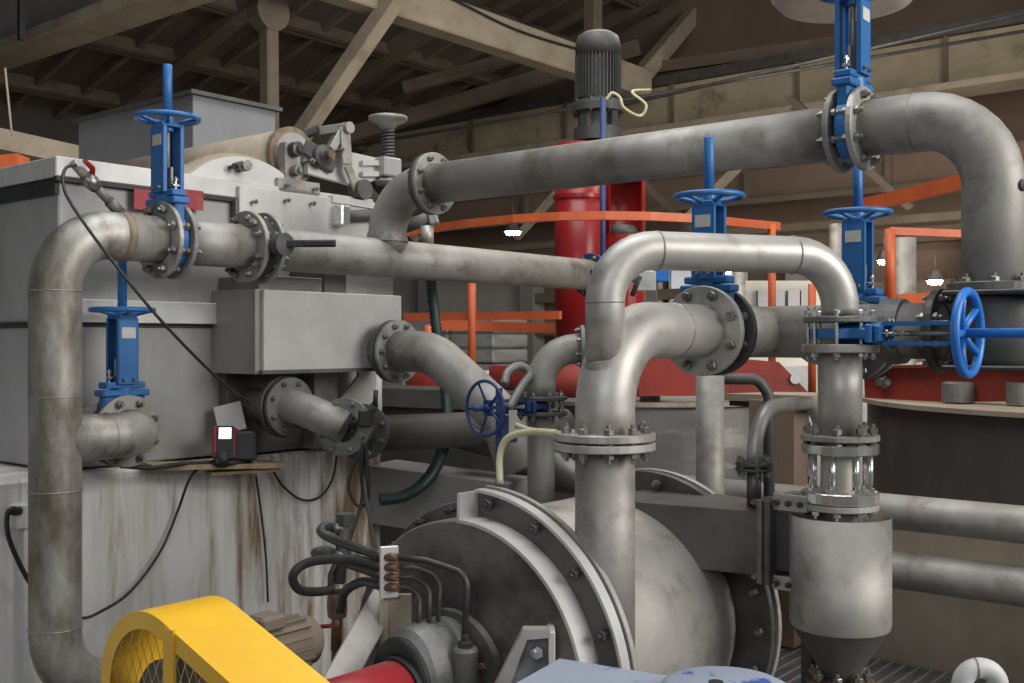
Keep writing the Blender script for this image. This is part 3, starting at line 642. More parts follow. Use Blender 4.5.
# back flange
bf = MB().ring(frame(Pm(1.05), U1), .40, .588, .03, 72).build('back_flange', 'steel_d', t)
bf2 = MB().ring(frame(Pm(1.11), U1), .30, .59, .025, 72).build('back_cover', 'steel_l', t)
MB().lathe([(.44, 1.0), (.445, 1.06)], FP, 60, True).build('casing_neck', 'steel_d', t)
bolts(bf, Pm(1.06), U1, .545, 22, .018, .09, 'bolt')
MB().lathe([(0, 1.1), (.42, 1.1), (.38, 1.22), (0, 1.24)], FP, 40, True).build('back_end', 'steel_d', t)
for k in (-.75,): 
    MB().bar(Pm(.92, .33, -1.42), Pm(.98, .42, -1.62), .02, .06, U1).build('rib', 'steel_l', t)
for tt in (.2, .9):
    MB().bar(Pm(tt, -.45, -1.9), Pm(tt, .45, -1.9), .18, .2).bar(Pm(tt, 0, -1.45), Pm(tt, 0, -1.95), .16, .7, N2).build('foot', 'steel_d', t)
# inlet duct
dstart = Pm(.82, .05, -.61); 
t2 = thing('inlet_duct', 'rectangular grey duct leading from the pump to the vessel', 'duct', Pm(.85, .5, -.9))
mD = frame(Pm(.92, 0, 0), UP, N2)       # x=N2, y= up x N2
yv = mD.col[1].to_3d(); sgn = 1 if yv.dot(U1) > 0 else -1
MB().prism([(.0, -.25*sgn), (.66, -.13*sgn), (.66, .13*sgn), (.0, .25*sgn)][::sgn], mD @ Matrix.Translation((0, 0, -.865)), .235).build('duct_wall', 'steel_d', t2)
f2 = MB().box(frame(Pm(.92, .67, -.735), N2, UP), .31, .32, .022, b=.003).build('end_flange', 'cast', t2)
f3 = MB().box(frame(Pm(.92, .70, -.735), N2, UP), .31, .32, .022, b=.003).build('end_flange', 'steel_d', t2)
MB().box(frame(Pm(.92, .80, -.735), N2, UP), .22, .20, .22, b=.003).build('transition', 'motor', t2)
for sz in (-1, 1):
    for k in range(4):
        o = bpy.data.objects.new('bolt', bolt_mesh(.014, .07, 'bolt')); COL.objects.link(o); o.parent = f2
        o.matrix_basis = t2.matrix_basis.inverted() @ frame(Pm(.92-.13+.087*k, .685, -.735+sz*.138), N2)
f4 = MB().box(frame(Pm(.79, .78  , -.585), U1, UP), .06, .13, .014, b=.002).build('side_flange', 'steel_l', t2)
f5 = MB().box(frame(Pm(.79, .78, -.88), U1, UP), .05, .13, .014, b=.002).build('side_flange', 'steel_l', t2)
for sz, ff in ((-.585, f4), (-.88, f5)):
    for k in range(3): bolts(ff, Pm(.79, .735+.045*k, sz), U1, 0, 1, .012, .03, 'bolt_d')
# small bent pipe with flange on the duct
nb = pw  # noqa
q0 = P(754, 466, 4.12)
t = thing('vent_pipe', 'small bent grey pipe with a bolted flange standing on the duct', 'pipe', P(754, 500, 4.12))
MB().tube(fillet([q0, P(756, 408, 4.12), P(812, 402, 4.5), P(826, 440, 4.6)], [.17, .13], 12), .029, 20).build('pipe_wall', 'steel_l', t)
MB().tube([q0-UP*.15, q0], .028, 16).build('pipe_wall', 'steel_d', t)
flange(t, P(754, 464, 4.12), UP, .07, .03, .014, 6, 'motor', .011, .02, 'bolt'); flange(t, P(754, 469, 4.12), UP, .07, .03, .014, 6, 'motor', .011, .02, 'bolt')
# front of pump: bearing, seal, guards
t = thing('bearing_stand', 'grey cast bearing housing with oil pipes in front of the pump', 'bearing', Pm(-.4, 0, -1.9))
fb_ = frame(Pm(-.27, 0, -1.138), U1, UP)
h = MB().lathe([(.07, -.13), (.18, -.13), (.205, -.11), (.215, -.05), (.215, .05), (.205, .09), (.14, .11), (.07, .11)], fb_ @ Matrix.Diagonal((1, .66, 1, 1)), 48, False)
h.box(Matrix.Translation(Pm(-.27, 0, -1.56)) @ frame(Vector(), UP, U1), .24, .40, .5, b=.03)
h.build('housing', 'cast', t, smooth=None)
MB().lathe([(.12, 0), (.16, -.01), (.17, -.03), (.12, -.03)], frame(Pm(-.39), U1) @ Matrix.Diagonal((1.1, .8, 1, 1)), 36, True).build('dark_collar', 'black', t)
for sd_ in (-.15, .15):
    MB().lathe([(0, -.12), (.042, -.12), (.042, .06), (.036, .07), (0, .07)], frame(Pm(-.27, sd_, -1.06), UP), 20).build('bolt_boss', 'cast', t)
    o = bpy.data.objects.new('housing_bolt', bolt_mesh(.024, .13, 'bolt_d')); COL.objects.link(o); o.parent = t
    o.matrix_basis = t.matrix_basis.inverted() @ frame(Pm(-.27, sd_, -1.06), UP)
MB().lathe([(0, -.17), (.03, -.17), (.034, .0), (0, .0)], frame(Pm(-.42, 0, -.885), UP), 10).build('top_nipple', 'brown', t) if False else None
MB().lathe([(.07, 0), (.17, 0), (.18, .03), (.16, .08), (.19, .1), (.19, .14), (.15, .16), (.13, .25), (.07, .25)], frame(Pm(-.20) , U1) @ Matrix.Diagonal((.85,.85,.5,1)), 36, True).build('seal_gland', 'brown', t)
bolts(t, Pm(-.13), U1, .165, 8, .018, .1, 'brown', name='seal_bolt')
MB().lathe([(0, -.08), (.23, -.08), (.23, -.05), (0, -.05)], frame(Pm(-.11), U1), 36).build('seal_plate', 'disc', t)
MB().tube([Pm(-1.1), Pm(-.1)], .06, 20).build('shaft', 'steel_d', t)
t = thing('shaft_guard', 'red cylindrical shaft guard behind the yellow belt guard', 'guard', Pm(-.75, 0, -1.3))
MB().lathe([(.11, .0), (.115, .0), (.115, .36), (.11, .36)], frame(Pm(-.80), U1), 40, True).build('sleeve', 'red_g', t)
MB().lathe([(.105, -.015), (.125, -.015), (.125, .015), (.105, .015)], frame(Pm(-.43), U1), 40).build('sleeve_collar', 'black', t)
# manifold plate, stand, tubes, hoses
t = thing('oil_manifold', 'white fitting plate with black oil tubes and hoses left of the pump', 'manifold', P(390, 620, 3.7))
fpM = frame(P(389, 572, 3.62), Vector((.35, -1, .0)), UP)
MB().box(fpM, .175, .065, .012, b=.004).build('plate', 'panel_l', t)
ends = [((425, 560, 3.6), (468, 574, 3.55), (464, 642, 3.52)), ((415, 568, 3.62), (441, 577, 3.6), (438, 622, 3.55)), ((412, 577, 3.62), (430, 586, 3.6), (429, 622, 3.55)), ((408, 587, 3.62), (420, 596, 3.6), (419, 624, 3.55))]
for k in range(4):
    y_ = 557+10*k
    MB().tube([P(386, y_, 3.62), P(398, y_+.5, 3.6)], .015, 8).build('fitting', 'brown', t)
    e = ends[k]; MB().tube(fillet([P(394, y_, 3.61), P(*e[0]), P(*e[1]), P(*e[2])], [.04, .06]), .0085 if k else .011, 8).build('oil_tube', 'hose', t)
hs = [[(382, 556, 3.63), (360, 549, 3.7), (335, 540, 3.8), (321, 532, 3.85), (326, 526, 3.9), (338, 530, 3.95)],
      [(382, 566, 3.63), (350, 559, 3.7), (310, 562, 3.75), (293, 575, 3.75), (300, 590, 3.8), (325, 591, 3.9), (338, 585, 3.95)],
      [(382, 575, 3.63), (355, 566, 3.7), (325, 556, 3.85), (315, 553, 3.9), (325, 550, 3.95), (338, 556, 3.95)],
      [(382, 586, 3.63), (362, 582, 3.7), (345, 592, 3.75), (340, 610, 3.8)]]
for hpt in hs: MB().tube(spline([P(*q) for q in hpt]), .0165, 12).build('hose', 'hose', t)
t = thing('oil_column', 'dark upright oil pipe with fittings on the pump side of the stained base', 'pipe', P(336, 650, 3.95))
MB().tube([P(345, 518, 3.95), P(337, 600, 3.95)], .024, 12).lathe([(0, -.02), (.034, -.02), (.034, .02), (0, .02)], frame(P(345, 519, 3.95), UP), 8).build('column', 'motor', t)
MB().tube([P(337, 606, 3.95), P(336, 650, 3.95)], .02, 10).lathe([(0, -.04), (.034, -.04), (.038, 0), (.034, .05), (0, .05)], frame(P(337, 606, 3.95), UP), 8).build('coupling', 'brown', t)
MB().tube([P(336, 640, 3.95), P(336, 900, 3.95)], .017, 10).build('lower_pipe', 'motor', t)
for py in (528, 555, 588): MB().tube([P(333, py, 3.93), P(346, py, 3.95)], .02, 8).build('fitting', 'bolt', t)
MB().tube([P(336, 625, 3.95), P(318, 627, 3.98), P(306, 632, 4.0)], .008, 8).build('red_valve_lever', 'red', t)
MB().tube(fillet([P(337, 560, 3.93), P(330, 575, 3.93), P(330, 592, 3.93)], .03), .009, 8).build('side_tube', 'motor', t)
# sloping channel stand
t = thing('channel_stand', 'sloping grey steel channel stand under the fitting plate', 'stand', P(360, 700, 3.7))
MB().bar(P(334, 690, 3.45), P(385, 598, 3.75), .05, .10, Vector((-1, 0, .5)), .004).build('sloping_leg', 'steel', t)
MB().bar(P(398, 594, 3.66), P(398, 680, 3.66), .02, .09, Vector((1, 0, 0))).bar(P(386, 597, 3.7), P(386, 680, 3.7), .12, .03, Vector((1, 0, 0))).build('upright', 'tank_top', t)
MB().prism([(0, 0), (.16, .0), (.18, .30), (.14, .33)], Matrix(((1, 0, 0, P(346, 683, 3.72).x), (0, 0, 1, 3.72), (0, 1, 0, P(346, 683, 3.72).z), (0, 0, 0, 1))), .015).build('gusset', 'steel_l', t)
# right bracket in front of disc
t = thing('pump_bracket', 'white-edged grey steel bracket bolted on the pump front', 'bracket', P(530, 700, 3.3))
mB = Matrix(((1, 0, .0, 0), (0, 0, 1, 0), (0, 1, 0, 0), (0, 0, 0, 1)))
B0_ = P(492, 700, 3.35)
def bp(px, py): q = P(px, py, 3.35); return (q.x, q.z)
MB().prism([bp(488, 700), bp(523, 630), bp(550, 630), bp(550, 638), bp(527, 640), bp(505, 700)], Matrix(((1, 0, 0, 0), (0, 0, 1, 3.35), (0, 1, 0, 0), (0, 0, 0, 1))), .05).build('sloping_flange', 'steel_l', t)
MB().prism([bp(527, 640), bp(547, 638), bp(547, 700), bp(505, 700)], Matrix(((1, 0, 0, 0), (0, 0, 1, 3.39), (0, 1, 0, 0), (0, 0, 0, 1))), .01).build('web', 'greybox', t)
MB().bar(P(551, 626, 3.42), P(551, 700, 3.42), .14, .022, Vector((1, 0, 0)), .003).build('back_plate', 'panel_l', t)
bolts(t, P(536, 650, 3.385), (0, 1, 0), 0, 1, .022, .04, 'chrome')
# blue faded motor cover at bottom centre
t = thing('drive_motor', 'large motor cover with chipped light blue paint at the bottom edge', 'motor', P(650, 760, 2.95))
mc = MB()
cx = P(640, 655, 2.9); 
pts = [P(528, 700, 2.75), P(556, 656, 3.05)]
FM = frame(P(652, 735, 2.9)+Vector((-.03, 0, -.072)), UP, (.87, -.49, 0))
mc.box(FM, .86, .46, .36, (0.03, .02, 0), .06)
mc.build('cover', 'faded', t)
MB().lathe([(0, .0), (.15, .0), (.17, -.01), (.178, -.04), (.178, -.3), (0, -.3)], Matrix.Translation(P(726, 683, 2.86)), 40, True).build('round_end', 'faded', t)
MB().lathe([(0, .004), (.02, .004), (.02, -.02), (0, -.02)], Matrix.Translation(P(716, 683, 2.8)), 12).build('vent_hole', 'black', t)
# yellow belt guard
t = thing('belt_guard', 'yellow belt guard with mesh window and rounded top at the bottom left', 'guard', P(180, 760, 2.6))
G0 = P(146, 697, 2.74)
mG = Matrix(((N2.x, 0, U1.x, G0.x), (N2.y, 0, U1.y, G0.y), (0, 1, 0, G0.z), (0, 0, 0, 1)))   # x along N2, y up, z = thickness along U1
R = .215
a_tan = math.radians(71); 
def prof(Rr, ext, low):
    pts = [(Rr*math.cos(a), Rr*math.sin(a)) for a in [PI+.5-(PI+.5-a_tan)*k/28 for k in range(29)]]
    dx, dy = math.sin(a_tan), -math.cos(a_tan); x, y = pts[-1]
    pts.append((x+dx*ext, y+dy*ext)); return pts
out = prof(R, 1.15, 0); inn = prof(R-.045, 1.15, 0)
sh = MB(); n = len(out); TH = .22
vs = []
for (x, y) in out: vs.append(mG @ Vector((x, y, 0)))
for (x, y) in out: vs.append(mG @ Vector((x, y, TH)))
for (x, y) in inn: vs.append(mG @ Vector((x, y, 0)))
for (x, y) in [(p[0]*.985, p[1]*.985) for p in out]: vs.append(mG @ Vector((x, y, TH)))
for (x, y) in [(p[0]*.985, p[1]*.985) for p in out]: vs.append(mG @ Vector((x, y, .004)))
fs = []
for i in range(n-1):
    fs += [(i, i+1, n+i+1, n+i), (i, 2*n+i, 2*n+i+1, i+1), (n+i, n+i+1, 3*n+i+1, 3*n+i), (3*n+i, 3*n+i+1, 4*n+i+1, 4*n+i)]
sh.add(vs, fs, False); sh.build('hood', 'yellow', t)
MB().box(mG, .045, .62, .008, (.105+.0, -.12, .0)).build('divider', 'yellow', t)
ms = MB()
def inside(x, y):
    rr = R-.03
    if x*x+y*y < rr*rr and y > -.4: return True
    dx, dy = math.sin(a_tan), -math.cos(a_tan); px_, py_ = rr*math.cos(a_tan), rr*math.sin(a_tan)
    s = (x-px_)*dx+(y-py_)*dy; nn_ = (x-px_)*math.cos(a_tan)+(y-py_)*math.sin(a_tan)
    return (s > 0 and s < 1.1 and nn_ < 0 and y > -.45) or (x > 0 and y < .1 and y > -.4 and x < 1.1 and nn_ < 0)
for sg in (-1, 1):
    for k in range(-40, 60):
        c_ = k*.036; seg = None; prev = None
        for j in range(-60, 140):
            y = j*.012; x = c_+sg*y*.5
            if inside(x, y) and -.4 < y < .25:
                if prev is None: prev = (x, y)
                last = (x, y)
            elif prev is not None:
                if abs(last[1]-prev[1]) > .01: ms.tube([mG @ Vector((*prev, .006)), mG @ Vector((*last, .006))], .0013, 4)
                prev = None
ms.build('mesh_panel', 'mesh', t)
MB().box(mG, 1.2, .5, .01, (.38, -.2, TH*.8)).build('back_plate', 'disc', t) if False else None
MB().lathe([(0, .05), (.13, .05), (.14, .06), (.14, .14), (0, .14)], mG @ Matrix.Translation((0, -.06, 0)), 32).lathe([(0, -.0+.01), (.04, .01), (.045, .06), (0, .06)], mG @ Matrix.Translation((0, -.06, 0)), 16).build('pulley', 'disc', t)
# motor of belt drive behind guard
t = thing('belt_motor', 'cream motor behind the yellow belt guard, its shade put into the colour', 'motor', P(285, 660, 3.3))
mm = frame(P(268, 650, 3.5), U1, UP) @ Matrix.Diagonal((.85, .85, .75, 1))
MB().lathe([(0, -.22), (.07, -.22), (.09, -.2), (.095, .22), (.07, .25), (0, .25)], mm, 32, True).build('body', 'chord_d', t)  # dark tone stands in for the shade on the cream paint
for k in range(16):
    a = 2*PI*k/16; MB().box(mm @ Matrix.Rotation(a, 4, 'Z'), .02, .006, .34, (.1, 0, 0)).build('fin', 'chord_d', t)
MB().box(frame(P(266, 622, 3.47), UP, U1), .10, .09, .05, b=.01).build('terminal_box', 'chord_d', t)
# little arch pipe bottom right
t = thing('arch_pipe', 'small pale pipe arch rising at the lower right corner', 'pipe', P(980, 720, 3.4))
MB().tube(fillet([P(962, 960, 3.4), P(962, 668, 3.4), P(998, 668, 3.4), P(998, 960, 3.4)], .055), .032, 20).build('pipe_wall', 'white', t)
weld(t, P(975, 669, 3.4)+Vector((.0, 0, .0)), (1, 0, 0), .032); weld(t, P(962, 690, 3.4), UP, .032)
# grating walkway
t = thing('floor_grating', 'steel grating walkway by the foot of the brown plinth', 'grating', W(1.6, 5.4, -1.99))
gb = MB(); o0 = W(2.14, 6.5, -1.90)
for k in range(60): gb.bar(o0+U2*2.6-U1*(.06+.035*k), o0+N2*3.2-U1*(.06+.035*k), .006, .03)
gb.build('bearing_bars', 'grating', t)
gb = MB()
for k in range(75): gb.bar(o0+U2*(2.6-.077*k)-U1*.05+UP*.014, o0+U2*(2.6-.077*k)-U1*2.15+UP*.014, .012, .01)
gb.build('cross_rods', 'grating', t)
MB().box(frame(o0-U1*1.1+N2*.3-UP*.055, UP, U1), 2.2, 5.8, .06).build('pit_floor', 'steel_d', t)

# ================================================================== MIDDLE AND BACKGROUND EQUIPMENT
# red agitator column with motor
def cyl(mb, px, y0, y1, d, r, n=32): return mb.tube([P(px, y1, d), P(px, y0, d)], r, n)
CD = 8.5
t = thing('agitator_column', 'tall glossy red agitator column under the dark grey motor', 'column', P(580, 392, CD))
cyl(MB(), 579, 145, 392, CD, .19, 40).build('tube', 'red', t)
MB().lathe([(.19, 0), (.205, 0), (.205, .03), (.19, .03)], Matrix.Translation(P(579, 200, CD)), 36).build('seam_band', 'red', t)
# open side chimney: arc wall with a dark opening
cc = P(622, 392, CD+.15); top = 215
f_ = Matrix.Translation(P(622, 392, CD+.15)); hz = (392-176)/F*(CD+.15); ho = (392-236)/F*(CD+.15)
MB().lathe([(.17, 0), (.185, 0), (.185, ho), (.17, ho), (.17, 0)], f_, 36).build('side_tube', 'red', t)
MB().lathe([(.17, ho), (.185, ho), (.185, hz), (.17, hz)], f_, 36, True, -.6, PI+.9).build('side_tube_back', 'red', t)
MB().lathe([(.165, hz-.04), (.19, hz-.04), (.19, hz), (.165, hz)], f_, 36).build('side_tube_rim', 'red_g', t)
MB().lathe([(0, ho), (.16, ho), (.1, ho+.08), (0, ho+.1)], f_, 24, True).build('dark_cover', 'motor', t)
t = thing('agitator_motor', 'dark grey finned electric motor on top of the red column', 'motor', P(598, 141, CD))
mo = Matrix.Translation(P(598, 0, CD)); pz_ = lambda y: -(y)/F*CD+0
def z_(y): return (0-y)/F*CD
MB().lathe([(0, z_(33)), (.11, z_(33)), (.16, z_(37)), (.178, z_(45)), (.178, z_(57)), (.165, z_(57))], mo, 40, True).build('fan_cowl', 'motor', t)
MB().lathe([(0, z_(55)), (.16, z_(55)), (.16, z_(103)), (0, z_(103))], mo, 36).build('frame', 'motor', t)
for k in range(40):
    a = 2*PI*k/40; MB().box(mo @ Matrix.Rotation(a, 4, 'Z'), .03, .006, z_(57)-z_(100), (.168, 0, (z_(57)+z_(100))/2)).build('fin', 'motor', t)
MB().lathe([(0, z_(103)), (.2, z_(103)), (.205, z_(106)), (.205, z_(113)), (.13, z_(114)), (.13, z_(128)), (.19, z_(129)), (.19, z_(142)), (0, z_(142))], mo, 36).build('mounting_lantern', 'motor', t)
for k in range(4):
    a = PI/4+k*PI/2; MB().box(mo @ Matrix.Rotation(a, 4, 'Z'), .05, .07, z_(112)-z_(130), (.15, 0, (z_(112)+z_(130))/2)).build('lantern_leg', 'motor', t)
bolts(t, P(598, 108, CD), UP, .185, 8, .02, .06, 'bolt_d')
MB().box(mo, .12, .1, .12, (.0, .19, z_(78)), .01).build('terminal_box', 'motor', t)
MB().tube(spline([P(606, 100, 8.2), P(612, 93, 8.2), P(620, 98, 8.2), P(624, 108, 8.2), P(640, 116, 8.3), P(646, 105, 8.3), P(632, 92, 8.4), P(650, 90, 9)]), .012, 8).build('power_cable', 'rubber_y', t)
one(MB().tube([P(603, 98, 8.15), P(603, 380, 8.15)], .022, 12), 'blue_conduit', 'blue_d', 'thin dark blue conduit running up the red column', 'pipe')
# tanks
t = thing('left_chest', 'pale steel chest tank behind the middle pipes', 'tank', P(645, 620, 8.8))
tc = P(648, 0, 8.7); tc.z = 0
MB().lathe([(0, 0.0), (1.12, 0.), (1.12, H-.43), (0, H-.43)], Matrix.Translation(tc), 72, smooth=False).build('shell', 'tank', t)
MB().lathe([(1.10, H-.46), (1.17, H-.46), (1.17, H-.43), (1.10, H-.43)], Matrix.Translation(tc), 72).build('rim', 'tank_top', t)
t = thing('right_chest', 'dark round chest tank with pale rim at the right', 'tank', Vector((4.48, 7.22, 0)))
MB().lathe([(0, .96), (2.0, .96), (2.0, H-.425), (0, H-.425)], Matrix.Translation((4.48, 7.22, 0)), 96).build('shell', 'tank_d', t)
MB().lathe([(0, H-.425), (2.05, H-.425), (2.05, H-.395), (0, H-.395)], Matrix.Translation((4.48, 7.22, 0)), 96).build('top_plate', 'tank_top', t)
one(MB().lathe([(0, 0), (.1, 0), (.1, .12), (.07, .13), (0, .13)], Matrix.Translation(P(958, 402, 6.9)), 20), 'tank_nozzle', 'cast', 'small round grey nozzle on the right tank rim', 'nozzle')
one(MB().lathe([(0, 0), (.08, 0), (.08, .13), (0, .13)], Matrix.Translation(P(1020, 404, 6.6)), 20), 'tank_nozzle', 'cast', 'grey nozzle on the tank rim cut by the right edge', 'nozzle')
# plinth
pl = W(2.14, 6.5, 0)
one(MB().bar(pl+U2*.45+U1*1.5-UP*1.52, pl+N2*3.2+U1*1.5-UP*1.52, 3.0, .95, bev=.02), 'plinth', 'plinth', 'brown concrete plinth under the dark round tank', 'plinth')
one(MB().bar(P(779, 400, 6.75), P(779, 640, 6.75), .3, .22, U1), 'support_column', 'wall_b', 'brown square column between the two tanks', 'column')
t = thing('tank_platform', 'narrow pale edged platform slab between the tanks', 'platform', P(790, 405, 7))
MB().bar(P(752, 396, 7.2), P(832, 398, 6.6), .5, .045).build('slab', 'tank_top', t); MB().bar(P(752, 401, 7.2), P(832, 404, 6.6), .4, .05).build('underside', 'motor', t)
# red girders
def rg(a, b, h, w): return MB().bar(P(*a), P(*b), w, h)
t = thing('red_girder', 'bright red girder lying across the dark round tank', 'girder', P(940, 403, 6.9)); rg((868, 385, 7.6), (1070, 381, 6.4), .24, .08).build('web', 'red_o', t); rg((868, 368, 7.6), (1070, 361, 6.4), .02, .2).build('top_flange', 'red_o', t)
bolts(t, P(883, 382, 7.45), (0, 1, 0), 0, 1, .045, .03, 'cast')
t = thing('red_girder', 'red girder with cut corner and a round hole between the tanks', 'girder', P(720, 396, 7.8))
gp = [(662, 352), (779, 362), (808, 392), (808, 396), (640, 396), (640, 352)]
MB().prism([(P(x, y, 7.6).x, P(x, y, 7.6).z) for x, y in gp], Matrix(((1, 0, 0, 0), (0, 0, 1, 7.6), (0, 1, 0, 0), (0, 0, 0, 1))), .06).build('web', 'red_o', t)
MB().lathe([(0, 0), (.035, 0), (.035, .01), (0, .01)], frame(P(795, 379, 7.59), (0, -1, 0)), 16).build('hole', 'white', t)
t = thing('red_drum', 'orange-red horizontal drum behind the blue handwheel', 'drum', P(560, 400, 9.0))
MB().tube([P(492, 382, 7.5), P(640, 380, 7.3)], .115, 32).build('shell', 'red_o', t)
MB().tube([P(418, 392, 8.2), P(470, 388, 8.0)], .16, 24).build('end_part', 'red_o', t)
# orange rails
def rail(name, pts, label, w=.045, h=.06, grp='orange rails'):
    t = thing(name, label, 'railing', pts[0], grp)
    pp = [Vector(p) for p in pts]; b = MB()
    for a, c in zip(pp, pp[1:]): b.bar(a-(c-a).normalized()*.004, c+(c-a).normalized()*.004, w, h)
    b.build('rail_bar', 'orange', t); return t
def post(t, px, y0, y1, d, r=.03): MB().tube([P(px, y1, d), P(px, y0, d)], r, 12).build('post', 'orange', t)
Ra = [(405, 230, 8.75), (430, 228, 8.5), (470, 223.5, 8.1), (515, 220, 7.8), (560, 217.6, 7.65), (605, 216.5, 7.6), (650, 217.5, 7.65), (700, 219.5, 7.8), (745, 222.5, 8.1), (778, 226, 8.3)]
t = rail('curved_railing', [P(x, 341.5-.886*F/dd, dd) for x, y, dd in Ra], 'curved orange rail sweeping in front of the red column')
t2 = rail('platform_railing', [P(406, 317, 8.5), P(560, 315, 7.9)], 'straight orange rail below the middle pipe, left of the red column')
post(t2, 472, 283, 392, 8.2); post(t2, 428, 325, 412, 8.6)
MB().bar(P(440, 325, 9.2), P(556, 328, 9.2), .05, .085).build('rear_rail', 'orange', t2)
post(t, 772, 224, 400, 8.25); 
t3 = thing('railing_post', 'orange post left of the small pipe bend', 'post', P(812, 395, 8.0), 'orange rails'); post(t3, 812, 284, 395, 8.0)
Rb = [(858, 207, 7.6), (900, 197, 7.1), (935, 188, 6.7), (965, 180, 6.4), (1000, 171, 6.05), (1040, 160, 5.7)]
t = rail('curved_railing', [P(x, 341.5-.95*F/dd, dd) for x, y, dd in Rb], 'curved orange rail rising to the right edge behind the large bend', .05, .09)
MB().tube([P(1038, 161, 5.72), P(1038, 425, 5.72)], .035, 12).build('post', 'orange', t)
t = rail('corner_railing', [P(889, 231, 7.2), P(1040, 237, 7.4)], 'orange rail corner beside the rear gate valve', .05, .05)
MB().bar(P(897, 301, 7.2), P(1040, 292, 7.0), .05, .09).build('lower_rail', 'orange', t); post(t, 890, 229, 308, 7.2, .035)
# grey columns and other background
MB().tube([P(1038, 237, 7.4), P(1038, 404, 7.4)], .035, 12).build('post', 'orange', t)
one(cyl(MB(), 710, 376, 600, 5.6, .073, 24), 'support_pipe', 'steel', 'grey vertical support pipe under the middle gate valve', 'pipe')
one(cyl(MB(), 905, 238, 600, 9.6, .095, 24), 'grey_post', 'steel', 'pale round post behind the orange rail corner', 'post')
one(cyl(MB(), 836, 224, 600, 10.2, .06, 16), 'grey_post', 'steel', 'thin pale post left of the rear gate valve', 'post')
one(cyl(MB(), 739, 262, 560, 10.3, .06, 16), 'grey_post', 'steel', 'thin pale post left of the far windows', 'post')
t = thing('control_cabin', 'pale partition with windows far behind the middle header', 'cabin', P(780, 375, 14))
MB().box(frame(P(800, 325, 14.2), (0, 1, 0), UP), 1.15, 1.7, .3).build('cabin_wall', 'wall_g', t)
for px in (740, 763, 778, 793, 806): MB().box(frame(P(px, 304, 13.98), (0, 1, 0), UP), .35, .15 if px > 750 else .2, .1).build('window', 'greybox', t)
one(MB().bar(P(700, 445, 12), P(1100, 440, 11), .3, 1.68), 'white_kerb', 'white', 'long pale kerb beyond the red girders', 'kerb')
one(MB().bar(P(420, 445, 12), P(620, 441, 12), .3, 1.62), 'white_kerb', 'white', 'pale kerb above the orange drum', 'kerb')
# big light ventilation bowl at top
one(MB().lathe([(0, -.06), (.3, -.06), (.44, -.02), (.5, .05), (.5, .4), (0, .4)], Matrix.Translation(P(845, 2, 7.5)), 48, True), 'ventilation_duct', 'white', 'pale round duct bottom above the upper valve wheel', 'duct')
# flanged bend from bin
bo = lambda tt, o, z: Lf(tt, o, z)
fc = Lf(1.83, -.06, -.055)
t = pipe('bin_outlet_pipe', 'thick grey bend leaving the bin to the blue handwheel', [Lf(1.83, .1, -.055), Lf(1.83, -.3, -.055), P(500, 415, 5.55), P(520, 470, 5.5)], .112, 'steel', [.35, .2], n=32, base=P(500, 420, 5.6))
flange(t, Lf(1.83, .0, -.055), N2, .175, .1, .024, 10, 'steel_d', .016, .03); flange(t, Lf(1.83, -.035, -.055), N2, .175, .1, .024, 10, 'steel', .016, .03)
# lower bend with butterfly valve
lc = Lf(1.3, .16, -.345)
t = pipe('lower_bend_pipe', 'dark grey flanged bend low beside the red recorder', [Lf(1.22, .44, -.34), Lf(1.22, .06, -.34), P(345, 428, 5.55)], .088, 'steel', [.28], n=28, base=P(330, 440, 5.5))
flange(t, Lf(1.22, .15, -.34), N2, .155, .08, .024, 8, 'cast', .014, .03); flange(t, Lf(1.22, .19, -.34), N2, .165, .08, .03, 0, 'steel_d')
dv = (P(372, 434, 5.9)-P(345, 428, 5.55)).normalized()
flange(t, P(344, 427, 5.54), dv, .15, .08, .026, 8, 'cast', .015, .03)
t = thing('butterfly_valve', 'black butterfly valve on the low bend at the end of the base', 'valve', P(352, 432, 5.65))
MB().ring(frame(P(352, 430, 5.63), dv), .02, .13, .06, 28, .01).build('valve_body', 'black', t)
MB().tube([P(353, 425, 5.5), P(364, 420, 5.3), P(375, 405, 5.25)], .022, 10).tube([P(375, 408, 5.25), P(376, 390, 5.25)], .012, 8).build('actuator_arm', 'black', t)
MB().box(frame(P(366, 418, 5.28), (0, 1, 0), UP), .09, .07, .06, b=.01).build('actuator_box', 'black', t)
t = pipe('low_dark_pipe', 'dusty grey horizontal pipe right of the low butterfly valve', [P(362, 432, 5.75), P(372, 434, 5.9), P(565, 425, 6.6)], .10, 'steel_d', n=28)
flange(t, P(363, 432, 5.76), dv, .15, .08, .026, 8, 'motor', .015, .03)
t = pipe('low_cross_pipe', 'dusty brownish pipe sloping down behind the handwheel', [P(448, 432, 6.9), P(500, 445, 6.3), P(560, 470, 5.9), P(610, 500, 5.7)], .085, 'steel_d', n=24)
one(MB().bar(P(385, 395, 7.4), P(560, 402, 7.2), .5, .12), 'dark_sill', 'motor', 'dark sill under the orange rail', 'sill')
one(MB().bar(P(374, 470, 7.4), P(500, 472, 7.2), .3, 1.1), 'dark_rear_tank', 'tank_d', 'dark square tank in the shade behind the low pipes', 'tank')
one(MB().bar(P(380, 490, 6.6), P(520, 510, 6.2), .35, .34), 'concrete_step', 'base_d', 'grey concrete step beyond the stained base', 'step')
one(cyl(MB(), 375, 360, 440, 6.9, .045, 14), 'pale_post', 'white', 'pale post right of the machine foot', 'post')
one(cyl(MB(), 362, 350, 430, 7.6, .035, 12), 'yellow_post', 'yell', 'yellow post right of the machine foot', 'post')
one(MB().bar(P(340, 392, 7.8), P(425, 390, 7.8), .15, .05), 'pale_handrail', 'tank_top', 'pale horizontal rail behind the machine foot', 'rail')
